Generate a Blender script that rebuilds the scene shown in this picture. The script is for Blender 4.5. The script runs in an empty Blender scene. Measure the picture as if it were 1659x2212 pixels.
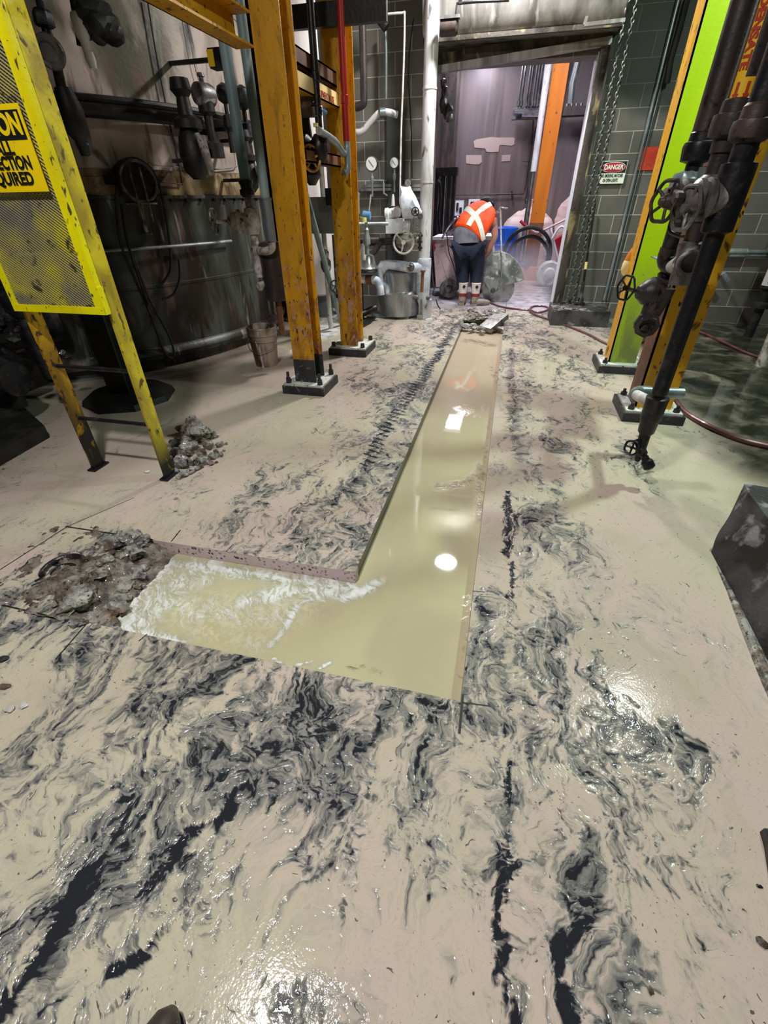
import bpy, bmesh, math, random
import numpy as np
from mathutils import Vector, Matrix, noise as mnoise
random.seed(7)
S = bpy.context.scene
COL = S.collection
PI = math.pi

# ------------------------------------------------------------------ camera
CF, CX, CY, CH = 968.0, 829.5, 1106.0, 1.5          # focal length in px, centre, camera height
_n = Vector((20.5, 1384.0, CF)).normalized()
_vy = CY - (CF*CF + (1120-CX)*20.5)/1384.0
_Y = Vector((1120-CX, _vy-CY, CF)); _Y = (_Y - _n*_Y.dot(_n)).normalized()
_X = _Y.cross(-_n)
RM = Matrix((_X, _Y, -_n))                           # world <- camera (x right, y down, z forward)
cam_d = bpy.data.cameras.new('camera'); cam = bpy.data.objects.new('camera', cam_d); COL.objects.link(cam)
m = RM @ Matrix(((1,0,0),(0,-1,0),(0,0,-1)))
cam.matrix_world = Matrix.Translation((0,0,CH)) @ m.to_4x4()
cam_d.sensor_fit = 'HORIZONTAL'; cam_d.sensor_width = 36.0; cam_d.lens = 36.0*CF/1659.0
cam_d.clip_start = 0.02; cam_d.clip_end = 100
S.camera = cam
def ray(px, py): return RM @ Vector((px-CX, py-CY, CF))
def F(px, py, z=0.0):
    d = ray(px, py); t = (z-CH)/d.z; return Vector((d.x*t, d.y*t, z))
def P(px, py, y):
    d = ray(px, py)*(y/ray(px, py).y); return Vector((d.x, y, d.z+CH))

# ------------------------------------------------------------------ look
S.view_settings.view_transform = 'Standard'; S.view_settings.look = 'None'
S.view_settings.gamma = 1.0; S.view_settings.use_curve_mapping = False
S.view_settings.exposure = -0.55
W = bpy.data.worlds.new('world'); S.world = W; W.use_nodes = True
W.node_tree.nodes['Background'].inputs[0].default_value = (0.55, 0.6, 0.65, 1)
W.node_tree.nodes['Background'].inputs[1].default_value = 0.12

def sl(c):
    def f(v):
        v /= 255.0
        return v/12.92 if v <= 0.04045 else ((v+0.055)/1.055)**2.4
    return (f(c[0]), f(c[1]), f(c[2]), 1.0)

# ------------------------------------------------------------------ materials
def mat(name, col, rough=0.5, metal=0.0, layers=(), bump=None, ior=1.45, coat=0.0, vcol=None):
    """layers: (colour, scale, lo, hi, (sx,sy,sz), detail, distortion[, rough])"""
    M = bpy.data.materials.new(name); M.use_nodes = True; nt = M.node_tree; N = nt.nodes; L = nt.links
    b = N['Principled BSDF']
    b.inputs['Roughness'].default_value = rough; b.inputs['Metallic'].default_value = metal
    b.inputs['IOR'].default_value = ior
    b.inputs['Coat Weight'].default_value = coat; b.inputs['Coat Roughness'].default_value = 0.08
    g = N.new('ShaderNodeNewGeometry')
    prev = N.new('ShaderNodeRGB'); prev.outputs[0].default_value = sl(col); prev = prev.outputs[0]
    rprev = None
    for i, ly in enumerate(layers):
        c, sc, lo, hi, st, det, dis = ly[:7]
        mp = N.new('ShaderNodeVectorMath'); mp.operation = 'MULTIPLY'; mp.inputs[1].default_value = st
        L.new(g.outputs['Position'], mp.inputs[0])
        ad = N.new('ShaderNodeVectorMath'); ad.operation = 'ADD'; ad.inputs[1].default_value = (i*3.7, i*1.3, 0)
        L.new(mp.outputs[0], ad.inputs[0])
        t = N.new('ShaderNodeTexNoise'); t.inputs['Scale'].default_value = sc
        t.inputs['Detail'].default_value = det; t.inputs['Distortion'].default_value = dis
        L.new(ad.outputs[0], t.inputs['Vector'])
        r = N.new('ShaderNodeMapRange'); r.inputs[1].default_value = lo; r.inputs[2].default_value = hi
        L.new(t.outputs[0], r.inputs[0])
        if len(ly) > 8:
            sz = N.new('ShaderNodeSeparateXYZ'); L.new(g.outputs['Position'], sz.inputs[0])
            zr = N.new('ShaderNodeMapRange'); zr.inputs[1].default_value = ly[8][0]; zr.inputs[2].default_value = ly[8][1]; zr.inputs[3].default_value = 1; zr.inputs[4].default_value = ly[8][2]
            L.new(sz.outputs[2], zr.inputs[0]); mu = N.new('ShaderNodeMath'); mu.operation = 'MULTIPLY'; L.new(r.outputs[0], mu.inputs[0]); L.new(zr.outputs[0], mu.inputs[1]); r = mu
        mx = N.new('ShaderNodeMix'); mx.data_type = 'RGBA'
        L.new(r.outputs[0], mx.inputs[0]); L.new(prev, mx.inputs[6]); mx.inputs[7].default_value = sl(c)
        prev = mx.outputs[2]
        if len(ly) > 7:
            m2 = N.new('ShaderNodeMix'); m2.data_type = 'FLOAT'
            L.new(r.outputs[0], m2.inputs[0])
            if rprev: L.new(rprev, m2.inputs[2])
            else: m2.inputs[2].default_value = rough
            m2.inputs[3].default_value = ly[7]; rprev = m2.outputs[0]
    L.new(prev, b.inputs['Base Color'])
    if rprev: L.new(rprev, b.inputs['Roughness'])
    if bump:
        t = N.new('ShaderNodeTexNoise'); t.inputs['Scale'].default_value = bump[0]; t.inputs['Detail'].default_value = 6
        L.new(g.outputs['Position'], t.inputs['Vector'])
        bp = N.new('ShaderNodeBump'); bp.inputs['Strength'].default_value = bump[1]; bp.inputs['Distance'].default_value = 0.01
        L.new(t.outputs[0], bp.inputs['Height']); L.new(bp.outputs[0], b.inputs['Normal'])
    return M
def emat(name, col, strength):
    M = bpy.data.materials.new(name); M.use_nodes = True; b = M.node_tree.nodes['Principled BSDF']
    b.inputs['Base Color'].default_value = sl(col); b.inputs['Emission Color'].default_value = sl(col)
    b.inputs['Emission Strength'].default_value = strength; return M
VS = (1,1,.12)
one = (1,1,1)
MT = {}
MT['yellow'] = mat('yellow_paint', (214,158,20), .42, 0, [((176,118,12),3,.45,.75,VS,6,.3),((232,190,60),6,.58,.8,(1,1,.3),5,.2),((96,60,26),16,.60,.68,(1,1,.5),8,.5,.7),((52,40,34),38,.64,.70,(1,1,.5),5,.2,.7)], (40,.15))
MT['rustyellow'] = mat('rusted_yellow_paint', (212,156,16), .45, 0, [((176,124,10),3,.42,.7,VS,6,.3),((130,96,14),14,.55,.75,(1,1,.25),8,.5),((140,84,40),9,.46,.60,(1,1,.5),10,.8,.7,(.4,1.5,0)),((176,136,112),24,.55,.62,(1,1,.6),6,.4,.6,(.7,1.3,0)),((66,44,36),34,.60,.67,(1,1,.5),6,.4,.8,(.9,2.2,.45))], (50,.3))
MT['lime'] = mat('green_lit_yellow_paint', (170,204,8), .4, 0, [((140,176,6),3,.45,.75,VS,6,.3),((116,126,66),7,.30,.55,(1,1,.3),6,.3,.5,(.25,1.1,0)),((60,60,30),40,.66,.71,one,4,.2,.7,(.5,1.5,.3))], (40,.1))  # yellow column paint with the lamp's green light mixed into the colour
MT['brightyel'] = mat('bright_yellow_paint', (240,232,10), .38, 0, [((200,180,20),5,.5,.75,(1,1,.3),6,.3),((70,62,30),24,.63,.68,(1,1,.5),7,.4,.7),((40,36,24),60,.66,.71,one,4,.2,.7),((120,104,24),18,.40,.56,(1,1,.5),8,.5,.7,(.12,.7,0)),((34,32,28),14,.28,.42,(1,1,.5),8,.6,.6,(.10,.34,0))], (40,.15))
MT['railyel'] = mat('worn_yellow_paint', (214,170,24), .42, 0, [((150,112,20),9,.40,.62,(1,1,.5),8,.5),((60,46,30),30,.56,.64,(1,1,.6),7,.4,.7),((36,33,30),13,.30,.46,(1,1,.5),8,.6,.6,(.26,.75,0))], (40,.2))
MT['railyel2'] = mat('dirty_yellow_paint', (216,200,40), .42, 0, [((160,140,44),7,.42,.62,(1,1,.5),8,.5),((90,76,36),26,.58,.66,(1,1,.6),7,.4,.7),((36,33,30),13,.28,.42,(1,1,.5),8,.6,.6,(.10,.40,0))], (40,.2))
MT['orange'] = mat('orange_paint', (206,122,32), .4, 0, [((170,92,24),3,.45,.75,VS,6,.3),((90,50,26),20,.66,.72,(1,1,.5),7,.4,.7)])
MT['base'] = mat('painted_base_black', (54,54,58), .5, 0, [((34,34,36),6,.4,.7,one,6,.3),((110,110,108),22,.62,.7,one,7,.4)], (60,.3))
MT['grout'] = mat('pale_grout', (214,216,208), .7, 0, [((150,152,144),8,.48,.7,one,7,.3),((60,60,58),30,.62,.68,one,6,.3)], (60,.3))
MT['black'] = mat('black_iron', (30,30,34), .38, .3, [((64,60,60),14,.52,.75,one,7,.4),((70,52,42),30,.62,.7,one,6,.3)], (60,.15))
MT['dark'] = mat('dark_grime', (22,22,22), .5, 0, [((44,42,38),7,.45,.7,one,7,.4)], (40,.3))
MT['brownpipe'] = mat('brown_black_pipe', (52,46,46), .45, .2, [((84,68,62),9,.45,.7,(1,1,.3),7,.4),((24,22,24),20,.58,.68,one,6,.3)], (60,.15))
MT['castgrey'] = mat('cast_grey_metal', (118,114,114), .42, .4, [((58,52,50),7,.42,.62,one,8,.5),((186,184,182),11,.58,.7,one,6,.4)], (40,.25))
MT['galv'] = mat('galvanised', (150,158,160), .38, .45, [((104,116,118),5,.42,.65,(1,1,.2),6,.4),((206,210,208),9,.6,.75,(1,1,.3),5,.3)], (50,.08))
MT['bluepipe'] = mat('blue_grey_pipe', (136,158,160), .45, 0, [((96,118,120),4,.42,.65,(1,1,.3),7,.4),((190,200,198),12,.62,.75,(1,1,.4),5,.3)], (50,.1))
MT['white'] = mat('white_dirty', (214,212,208), .5, 0, [((160,156,150),7,.45,.7,one,7,.4),((90,84,80),18,.62,.72,one,6,.3)], (50,.1))
MT['whitepipe'] = mat('white_jacketed_pipe', (212,212,214), .34, .1, [((160,156,154),5,.45,.7,(1,1,.3),8,.5),((92,84,80),16,.60,.72,(1,1,.4),7,.4)], (40,.08))
MT['encrust'] = mat('encrusted_white', (196,190,184), .6, 0, [((120,108,100),9,.42,.6,one,8,.5),((64,56,50),20,.58,.68,one,7,.4)], (40,.5))
MT['silver'] = mat('silver_jacket', (178,180,182), .28, .75, [((110,112,112),6,.45,.7,(1,1,.4),7,.4)], (20,.12))
MT['insul'] = mat('insulation_blue_white', (204,208,220), .5, 0, [((152,160,178),6,.42,.65,one,7,.4),((222,226,228),9,.55,.7,one,6,.4)], (22,.4))
MT['rubber'] = mat('black_rubber', (22,24,24), .4, 0, [((52,52,50),10,.55,.75,one,6,.3)])
MT['redpipe'] = mat('red_paint', (180,34,20), .38, 0, [((132,20,14),5,.45,.7,VS,6,.3)])
MT['beigewheel'] = mat('tan_paint', (206,164,88), .5, 0, [((150,110,60),12,.5,.7,one,6,.3)])
MT['rock'] = mat('concrete_rubble', (152,150,144), .5, 0, [((78,74,70),12,.44,.60,one,9,.4),((176,170,160),30,.56,.66,one,6,.3),((100,78,60),8,.54,.66,one,6,.4),((48,44,42),60,.60,.66,one,4,.2)], (70,.9), coat=.2)
MT['rubmud'] = mat('rubble_mud', (116,106,94), .4, 0, [((70,62,54),14,.42,.6,one,8,.6),((140,134,124),20,.52,.66,one,8,.5),((48,40,34),34,.58,.66,one,6,.3)], (70,.9), coat=.3)
MT['mud'] = mat('dark_mud', (92,78,62), .4, 0, [((56,48,40),9,.4,.6,one,9,.6),((140,126,106),16,.55,.7,one,8,.5)], (40,.8), coat=.4)
MT['wetblack'] = mat('wet_black_mud', (34,32,32), .18, 0, [((96,96,98),14,.55,.7,one,8,.5)], (40,.8), coat=.6)
MT['barrier'] = mat('dark_weathered_concrete', (76,74,76), .6, 0, [((42,38,38),4,.42,.6,one,9,.5),((136,136,140),9,.58,.68,one,8,.4)], (60,.5))
MT['tank_low'] = mat('tank_stained_dark', (80,86,80), .40, .1, [((38,34,30),2.2,.42,.60,(1,1,.35),8,.6),((126,100,94),5,.55,.70,(1,1,.25),8,.5),((146,148,140),12,.62,.74,(1,1,.12),7,.4),((50,34,28),8,.50,.64,(1,1,.3),8,.5,.4,(.5,1.1,0))], (30,.25))
MT['tank_up'] = mat('tank_stained_pale', (186,172,160), .5, .05, [((98,98,78),1.6,.42,.60,(1,1,.6),8,.6),((212,192,182),2.6,.50,.66,(1,1,.4),8,.5),((58,52,44),6,.58,.70,(1,1,.4),8,.5),((120,96,92),11,.55,.68,(1,1,.2),7,.4)], (30,.25))
MT['tank_band'] = mat('tank_band_tan', (160,136,98), .5, 0, [((74,60,40),4,.44,.60,(1,1,.5),8,.6),((190,172,136),7,.55,.7,one,7,.4)], (30,.25))
MT['palevessel'] = mat('pale_vessel', (226,216,216), .4, 0, [((170,156,156),5,.45,.7,VS,7,.4),((120,84,96),9,.62,.7,(1,1,.3),6,.3)])
MT['farwall'] = mat('streaked_far_wall', (112,98,96), .5, 0, [((78,66,64),3,.42,.64,(1,1,.06),7,.3),((146,132,130),5,.55,.75,(1,1,.05),7,.3),((96,88,92),.9,.4,.7,one,5,.3)], (20,.1))
MT['hood'] = mat('door_hood_metal', (168,166,162), .38, .5, [((104,102,98),5,.42,.66,(1,1,.12),8,.4),((214,212,208),9,.58,.72,(1,1,.08),7,.3)], (30,.1))
MT['jamb'] = mat('door_jamb_steel', (84,78,72), .5, .3, [((44,40,36),5,.42,.62,(1,1,.4),8,.5),((150,140,100),8,.58,.68,(1,1,.4),7,.5)], (40,.3))
MT['bag'] = mat('bulk_bag_fabric', (226,206,200), .75, 0, [((198,172,166),5,.45,.7,(.4,.4,2.5),6,.4)], (14,.5))
MT['blue'] = mat('blue_plastic', (24,86,190), .35, 0, [((16,60,150),5,.45,.7,one,5,.3)])
MT['bluedirty'] = mat('blue_panel', (60,104,190), .45, 0, [((110,140,200),6,.5,.7,one,5,.3)])
MT['pink'] = mat('pale_pink_machine', (206,184,188), .45, 0, [((170,140,146),5,.45,.7,one,7,.4),((90,64,66),14,.66,.72,one,6,.3)], (30,.1))
MT['guard'] = mat('blade_guard_grey', (142,146,144), .5, .1, [((90,94,94),6,.42,.62,one,8,.6),((196,196,194),9,.57,.66,one,7,.5)], (30,.3))
MT['steel'] = mat('bright_steel', (190,192,196), .22, .9, [((130,132,140),9,.45,.7,one,5,.3)])
MT['vest'] = mat('orange_vest', (255,86,20), .7, 0, [((226,60,10),7,.45,.7,one,5,.4)], (24,.4))
MT['tape'] = mat('reflective_tape', (222,226,230), .4, 0)
MT['tapeedge'] = mat('lime_tape_edge', (238,240,170), .6, 0)
MT['shirt'] = mat('grey_shirt', (122,122,134), .8, 0, [((90,90,104),7,.45,.7,one,5,.4)], (24,.4))
MT['jeans'] = mat('navy_jeans', (20,30,54), .75, 0, [((10,16,32),7,.45,.7,one,5,.4)], (24,.5))
MT['skin'] = mat('skin', (196,140,120), .5, 0)
MT['hair'] = mat('dark_hair', (18,16,18), .6, 0)
MT['cap'] = mat('black_cap', (22,22,26), .7, 0)
MT['boot'] = mat('tan_boot', (150,138,124), .6, 0, [((104,90,80),14,.45,.7,one,6,.4)])
MT['bootwhite'] = mat('white_boot_shaft', (226,220,212), .5, 0)
MT['bootred'] = mat('red_boot_strap', (150,50,44), .6, 0)
MT['hose'] = mat('maroon_hose', (104,62,66), .3, 0, [((60,40,44),9,.45,.7,one,5,.3)], coat=.3)
MT['signyel'] = mat('sign_yellow', (240,210,10), .45, 0, [((220,180,20),7,.5,.7,one,6,.3),((110,100,80),14,.66,.71,one,7,.5)])
MT['signblk'] = mat('sign_black', (22,24,20), .5, 0)
MT['signwhite'] = mat('sign_white', (232,238,222), .5, 0)
MT['signred'] = mat('sign_red', (168,24,44), .45, 0)
MT['redblock'] = mat('red_painted_block', (206,58,28), .6, 0, [((170,40,24),7,.45,.7,one,6,.3)])
MT['labelyel'] = mat('label_yellow', (236,186,30), .5, 0)
MT['labelpale'] = mat('label_pale', (246,222,150), .5, 0)
MT['labelred'] = mat('label_red', (180,60,40), .5, 0)
MT['bucket'] = mat('bucket_stained', (176,160,146), .45, 0, [((70,52,42),5,.44,.58,(1,1,.35),8,.7),((220,212,204),12,.6,.7,(1,1,.3),6,.4)], (40,.2))
MT['glass'] = mat('gauge_face', (226,230,228), .25, 0)
MT['cloth'] = mat('white_plastic_wrap', (216,220,230), .4, 0, [((176,182,198),6,.45,.7,one,6,.5)], (16,.6))
MT['bluecap'] = mat('blue_cap', (90,140,190), .45, 0)
MT['yelcap'] = mat('yellow_cap', (220,214,130), .45, 0)
MT['ceil'] = mat('dark_ceiling', (60,62,64), .7, 0)
MT['darkwall'] = mat('dark_wall', (70,74,72), .7, 0)
MT['farfloor'] = mat('far_floor', (150,146,158), .25, 0)
MT['cut'] = mat('saw_cut_dark', (34,32,30), .5, 0)
MT['brown'] = mat('rusty_brown', (120,78,48), .6, 0, [((80,50,34),7,.45,.7,one,7,.4)])
MT['chain'] = mat('chain_steel', (120,122,118), .4, .6, [((70,72,66),20,.45,.7,one,5,.3)])
MT['whitebright'] = mat('white_panel', (226,228,236), .45, 0)
MT['greenpaint'] = mat('dark_green_paint', (24,60,46), .5, 0)

def block_mat(name, base, paint):  # paint switches on the green light and shade tint at upper right
    M = bpy.data.materials.new(name); M.use_nodes = True; nt = M.node_tree; N = nt.nodes; L = nt.links
    b = N['Principled BSDF']; b.inputs['Roughness'].default_value = .55
    g = N.new('ShaderNodeNewGeometry'); sp = N.new('ShaderNodeSeparateXYZ'); L.new(g.outputs['Position'], sp.inputs[0])
    cb = N.new('ShaderNodeCombineXYZ')
    ad = N.new('ShaderNodeMath'); ad.operation='ADD'; L.new(sp.outputs[0], ad.inputs[0]); L.new(sp.outputs[1], ad.inputs[1])
    a2 = N.new('ShaderNodeMath'); a2.operation='ADD'; L.new(ad.outputs[0], a2.inputs[0]); a2.inputs[1].default_value = 20.2
    a3 = N.new('ShaderNodeMath'); a3.operation='ADD'; L.new(sp.outputs[2], a3.inputs[0]); a3.inputs[1].default_value = .2145*10+.002
    L.new(a2.outputs[0], cb.inputs[0]); L.new(a3.outputs[0], cb.inputs[1])
    br = N.new('ShaderNodeTexBrick'); br.offset = .5; br.squash = 1
    br.inputs['Scale'].default_value = 1; br.inputs['Mortar Size'].default_value = .006; br.inputs['Mortar Smooth'].default_value = .3
    br.inputs['Brick Width'].default_value = .429; br.inputs['Row Height'].default_value = .2145
    br.inputs['Color1'].default_value = sl(base); br.inputs['Color2'].default_value = sl([c*.86 for c in base]); br.inputs['Mortar'].default_value = sl((172,172,164))
    L.new(cb.outputs[0], br.inputs['Vector'])
    n1 = N.new('ShaderNodeTexNoise'); n1.inputs['Scale'].default_value = 1.3; n1.inputs['Detail'].default_value = 8; L.new(g.outputs['Position'], n1.inputs[0])
    mr = N.new('ShaderNodeMapRange'); mr.inputs[1].default_value=.45; mr.inputs[2].default_value=.75; mr.inputs[4].default_value=.55; L.new(n1.outputs[0], mr.inputs[0])
    mx = N.new('ShaderNodeMix'); mx.data_type='RGBA'; L.new(mr.outputs[0], mx.inputs[0]); L.new(br.outputs[0], mx.inputs[6]); mx.inputs[7].default_value = sl((50,52,46))
    # green light and shade tinted in above a ragged line, right of the door
    n2 = N.new('ShaderNodeTexNoise'); n2.inputs['Scale'].default_value = 2; L.new(g.outputs['Position'], n2.inputs[0])
    zz = N.new('ShaderNodeMath'); zz.operation='MULTIPLY_ADD'; L.new(n2.outputs[0], zz.inputs[0]); zz.inputs[1].default_value=.8; L.new(sp.outputs[2], zz.inputs[2])
    xx = N.new('ShaderNodeMath'); xx.operation='MULTIPLY_ADD'; L.new(sp.outputs[0], xx.inputs[0]); xx.inputs[1].default_value=.35; L.new(zz.outputs[0], xx.inputs[2])
    m3 = N.new('ShaderNodeMapRange'); m3.inputs[1].default_value=3.05 if paint else 50; m3.inputs[2].default_value=3.3 if paint else 51; m3.inputs[4].default_value=.75; L.new(xx.outputs[0], m3.inputs[0])
    m4 = N.new('ShaderNodeMix'); m4.data_type='RGBA'; m4.blend_type='MULTIPLY'; L.new(m3.outputs[0], m4.inputs[0]); L.new(mx.outputs[2], m4.inputs[6]); m4.inputs[7].default_value=sl((70,110,88))
    L.new(m4.outputs[2], b.inputs['Base Color'])
    bp = N.new('ShaderNodeBump'); bp.inputs['Strength'].default_value=.6; bp.inputs['Distance'].default_value=.01; bp.invert=True
    L.new(br.outputs['Fac'], bp.inputs['Height']); L.new(bp.outputs[0], b.inputs['Normal'])
    return M
MT['blockL'] = block_mat('grey_block_left', (108,106,98), False)
MT['blockR'] = block_mat('grey_block_right', (104,100,94), True)

# ------------------------------------------------------------------ mesh building
def frame(ax):
    z = Vector(ax).normalized()
    x = Vector((0,0,1)).cross(z)
    if x.length < 1e-4: x = Vector((1,0,0))
    x.normalize(); return x, z.cross(x), z
class MB:
    def __init__(s): s.v = []; s.f = []
    def add(s, vs, fs):
        o = len(s.v); s.v += [Vector(v) for v in vs]; s.f += [[i+o for i in f] for f in fs]; return s
    def box(s, a, b):
        x0,y0,z0 = [min(a[i],b[i]) for i in range(3)]; x1,y1,z1 = [max(a[i],b[i]) for i in range(3)]
        return s.add([(x0,y0,z0),(x1,y0,z0),(x1,y1,z0),(x0,y1,z0),(x0,y0,z1),(x1,y0,z1),(x1,y1,z1),(x0,y1,z1)],
              [[0,3,2,1],[4,5,6,7],[0,1,5,4],[1,2,6,5],[2,3,7,6],[3,0,4,7]])
    def beam(s, p, q, w, d, up=None):
        p, q = Vector(p), Vector(q); x, y, z = frame(q-p)
        if up is not None:
            y = Vector(up).normalized(); x = y.cross(z).normalized(); y = z.cross(x)
        vs = []
        for c in (p, q):
            for sx, sy in ((-1,-1),(1,-1),(1,1),(-1,1)): vs.append(c + x*w/2*sx + y*d/2*sy)
        return s.add(vs, [[0,3,2,1],[4,5,6,7],[0,1,5,4],[1,2,6,5],[2,3,7,6],[3,0,4,7]])
    def prism(s, pts, off):
        """closed polygon pts (3D, planar) extruded by off"""
        n = len(pts); off = Vector(off); vs = [Vector(p) for p in pts] + [Vector(p)+off for p in pts]
        return s.add(vs, [list(range(n))[::-1], list(range(n, 2*n))] + [[i,(i+1)%n,(i+1)%n+n,i+n] for i in range(n)])
    def lathe(s, o, ax, prof, n=20, caps=True):
        """prof: list of (distance along axis, radius)"""
        o = Vector(o); x, y, z = frame(ax); vs = []; fs = []
        for (t, r) in prof:
            for k in range(n):
                a = 2*PI*k/n; vs.append(o + z*t + (x*math.cos(a)+y*math.sin(a))*r)
        for i in range(len(prof)-1):
            for k in range(n):
                k2 = (k+1) % n; fs.append([i*n+k, i*n+k2, (i+1)*n+k2, (i+1)*n+k])
        if caps:
            fs.append(list(range(n))[::-1]); fs.append([(len(prof)-1)*n+k for k in range(n)])
        return s.add(vs, fs)
    def cyl(s, p, q, r, r2=None, n=18):
        p, q = Vector(p), Vector(q); L = (q-p).length
        return s.lathe(p, q-p, [(0, r), (L, r if r2 is None else r2)], n)
    def tube(s, pts, r, n=10, smooth=0, closed=False):
        pts = [Vector(p) for p in pts]
        if smooth:
            out = []; m_ = len(pts); rng = range(m_ if closed else m_-1)
            for i in rng:
                p0 = pts[(i-1)%m_] if (closed or i>0) else pts[0]; p1 = pts[i]; p2 = pts[(i+1)%m_]
                p3 = pts[(i+2)%m_] if (closed or i+2<m_) else pts[-1]
                for k in range(smooth):
                    t = k/smooth
                    out.append(.5*((2*p1)+(p2-p0)*t+(2*p0-5*p1+4*p2-p3)*t*t+(3*p1-p0-3*p2+p3)*t**3))
            if not closed: out.append(pts[-1])
            pts = out
        m_ = len(pts); vs = []; fs = []; px = None
        for i, p in enumerate(pts):
            if closed: t = pts[(i+1)%m_]-pts[i-1]
            else: t = pts[min(i+1,m_-1)]-pts[max(i-1,0)]
            t.normalize()
            if px is None: px = frame(t)[0]
            px = (px - t*px.dot(t)).normalized(); py = t.cross(px)
            rr = r[i] if isinstance(r, (list,tuple)) else r
            for k in range(n):
                a = 2*PI*k/n; vs.append(p + (px*math.cos(a)+py*math.sin(a))*rr)
        for i in range(m_ if closed else m_-1):
            j = (i+1)%m_
            for k in range(n):
                k2 = (k+1)%n; fs.append([i*n+k, i*n+k2, j*n+k2, j*n+k])
        if not closed: fs.append(list(range(n))[::-1]); fs.append([(m_-1)*n+k for k in range(n)])
        return s.add(vs, fs)
    def torus(s, o, ax, R, r, n=28, k=8):
        o = Vector(o); x, y, z = frame(ax)
        return s.tube([o+(x*math.cos(2*PI*i/n)+y*math.sin(2*PI*i/n))*R for i in range(n)], r, k, closed=True)
    def hsec(s, x, y, z0, z1, w=.2, d=.22, t=.014, flip=False):
        """rolled H section standing upright; flanges face +-Y (or +-X when flip)"""
        def bx(a,b,c,d_):
            if flip: s.box((x+c, y+a, z0), (x+d_, y+b, z1))
            else: s.box((x+a, y+c, z0), (x+b, y+d_, z1))
        bx(-w/2, w/2, -d/2, -d/2+t); bx(-w/2, w/2, d/2-t, d/2); bx(-t/2, t/2, -d/2+t, d/2-t)
        return s
    def rock(s, c, r, seed=0, sub=2, flat=.75, rough=.35):
        bm = bmesh.new(); bmesh.ops.create_icosphere(bm, subdivisions=sub, radius=1.0)
        rnd = random.Random(seed); off = Vector((rnd.uniform(0,50), rnd.uniform(0,50), rnd.uniform(0,50)))
        sx, sy = rnd.uniform(.75,1.25), rnd.uniform(.75,1.25); a = rnd.uniform(0, PI)
        pl = [Vector((rnd.gauss(0,1),rnd.gauss(0,1),rnd.gauss(0,1))).normalized() for _ in range(9)]
        vs = []
        for v in bm.verts:
            p = v.co.copy()
            for n_ in pl:
                d_ = p.dot(n_)
                if d_ > .72: p -= n_*(d_-.72)
            p *= 1+rough*(mnoise.noise(p*1.7+off)+.35*mnoise.noise(p*4.5+off)+.18*mnoise.noise(p*10+off)) 
            p = Vector((p.x*sx, p.y*sy, p.z*flat)); p = Matrix.Rotation(a,3,'Z') @ p
            vs.append(Vector(c)+p*(r if not isinstance(r,(tuple,list)) else 1)); 
            if isinstance(r,(tuple,list)): vs[-1] = Vector(c)+Vector((p.x*r[0],p.y*r[1],p.z*r[2]))
        fs = [[v.index for v in f.verts] for f in bm.faces]; bm.free()
        return s.add(vs, fs)
    def mesh(s, name, m, origin=(0,0,0), smooth=35):
        me = bpy.data.meshes.new(name); o = Vector(origin)
        me.from_pydata([v-o for v in s.v], [], s.f); me.update()
        bm = bmesh.new(); bm.from_mesh(me); bmesh.ops.recalc_face_normals(bm, faces=bm.faces); bm.to_mesh(me); bm.free()
        if smooth:
            me.polygons.foreach_set('use_smooth', [True]*len(me.polygons)); me.set_sharp_from_angle(angle=math.radians(smooth))
        me.materials.append(m if not isinstance(m, str) else MT[m]); return me

def tag(o, label=None, cat=None, group=None, kind=None):
    if label: o['label'] = label
    if cat: o['category'] = cat
    if group: o['group'] = group
    if kind: o['kind'] = kind
    return o
class Thing:
    """an Empty at the thing's base that parents its parts"""
    def __init__(s, name, label, cat, loc, group=None):
        s.o = bpy.data.objects.new(name, None); COL.objects.link(s.o); s.o.location = Vector(loc); s.o.empty_display_size = .1
        s.loc = Vector(loc); tag(s.o, label, cat, group)
    def part(s, name, mb, m, label=None, parent=None, smooth=35, kind=None):
        me = mb.mesh(name, m, s.loc, smooth); o = bpy.data.objects.new(name, me); COL.objects.link(o)
        o.parent = parent or s.o
        if label: o['label'] = label
        if kind: o['kind'] = kind
        return o
def single(name, mb, m, label, cat, loc, group=None, kind=None, smooth=35):
    me = mb.mesh(name, m, loc, smooth); o = bpy.data.objects.new(name, me); COL.objects.link(o); o.location = Vector(loc)
    return tag(o, label, cat, group, kind)
def struct(name, mb, m, smooth=0):
    me = mb.mesh(name, m, (0,0,0), smooth); o = bpy.data.objects.new(name, me); COL.objects.link(o); o['kind'] = 'structure'; return o
def text(T, name, s, size, org, right, up, m, bold=.0, align='CENTER', squeeze=1.0, parent=None, thick=.0008):
    c = bpy.data.curves.new(name, 'FONT'); c.body = s; c.size = size; c.align_x = align; c.align_y = 'CENTER'; c.offset = bold; c.extrude = thick
    to = bpy.data.objects.new(name, c); COL.objects.link(to); bpy.context.view_layer.update()
    me = bpy.data.meshes.new_from_object(to.evaluated_get(bpy.context.evaluated_depsgraph_get())); COL.objects.unlink(to); bpy.data.objects.remove(to)
    R_, U_ = Vector(right).normalized(), Vector(up).normalized(); N_ = R_.cross(U_)
    for v in me.vertices: v.co = Vector(org)-T.loc + R_*v.co.x*squeeze + U_*v.co.y + N_*v.co.z
    me.materials.clear(); me.materials.append(MT[m]); o = bpy.data.objects.new(name, me); COL.objects.link(o); o.parent = parent or T.o
    return o
def copy_tree(o, parent=None):
    c = o.copy(); COL.objects.link(c)
    if parent: c.parent = parent
    for ch in list(o.children): copy_tree(ch, c)
    return c

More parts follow.
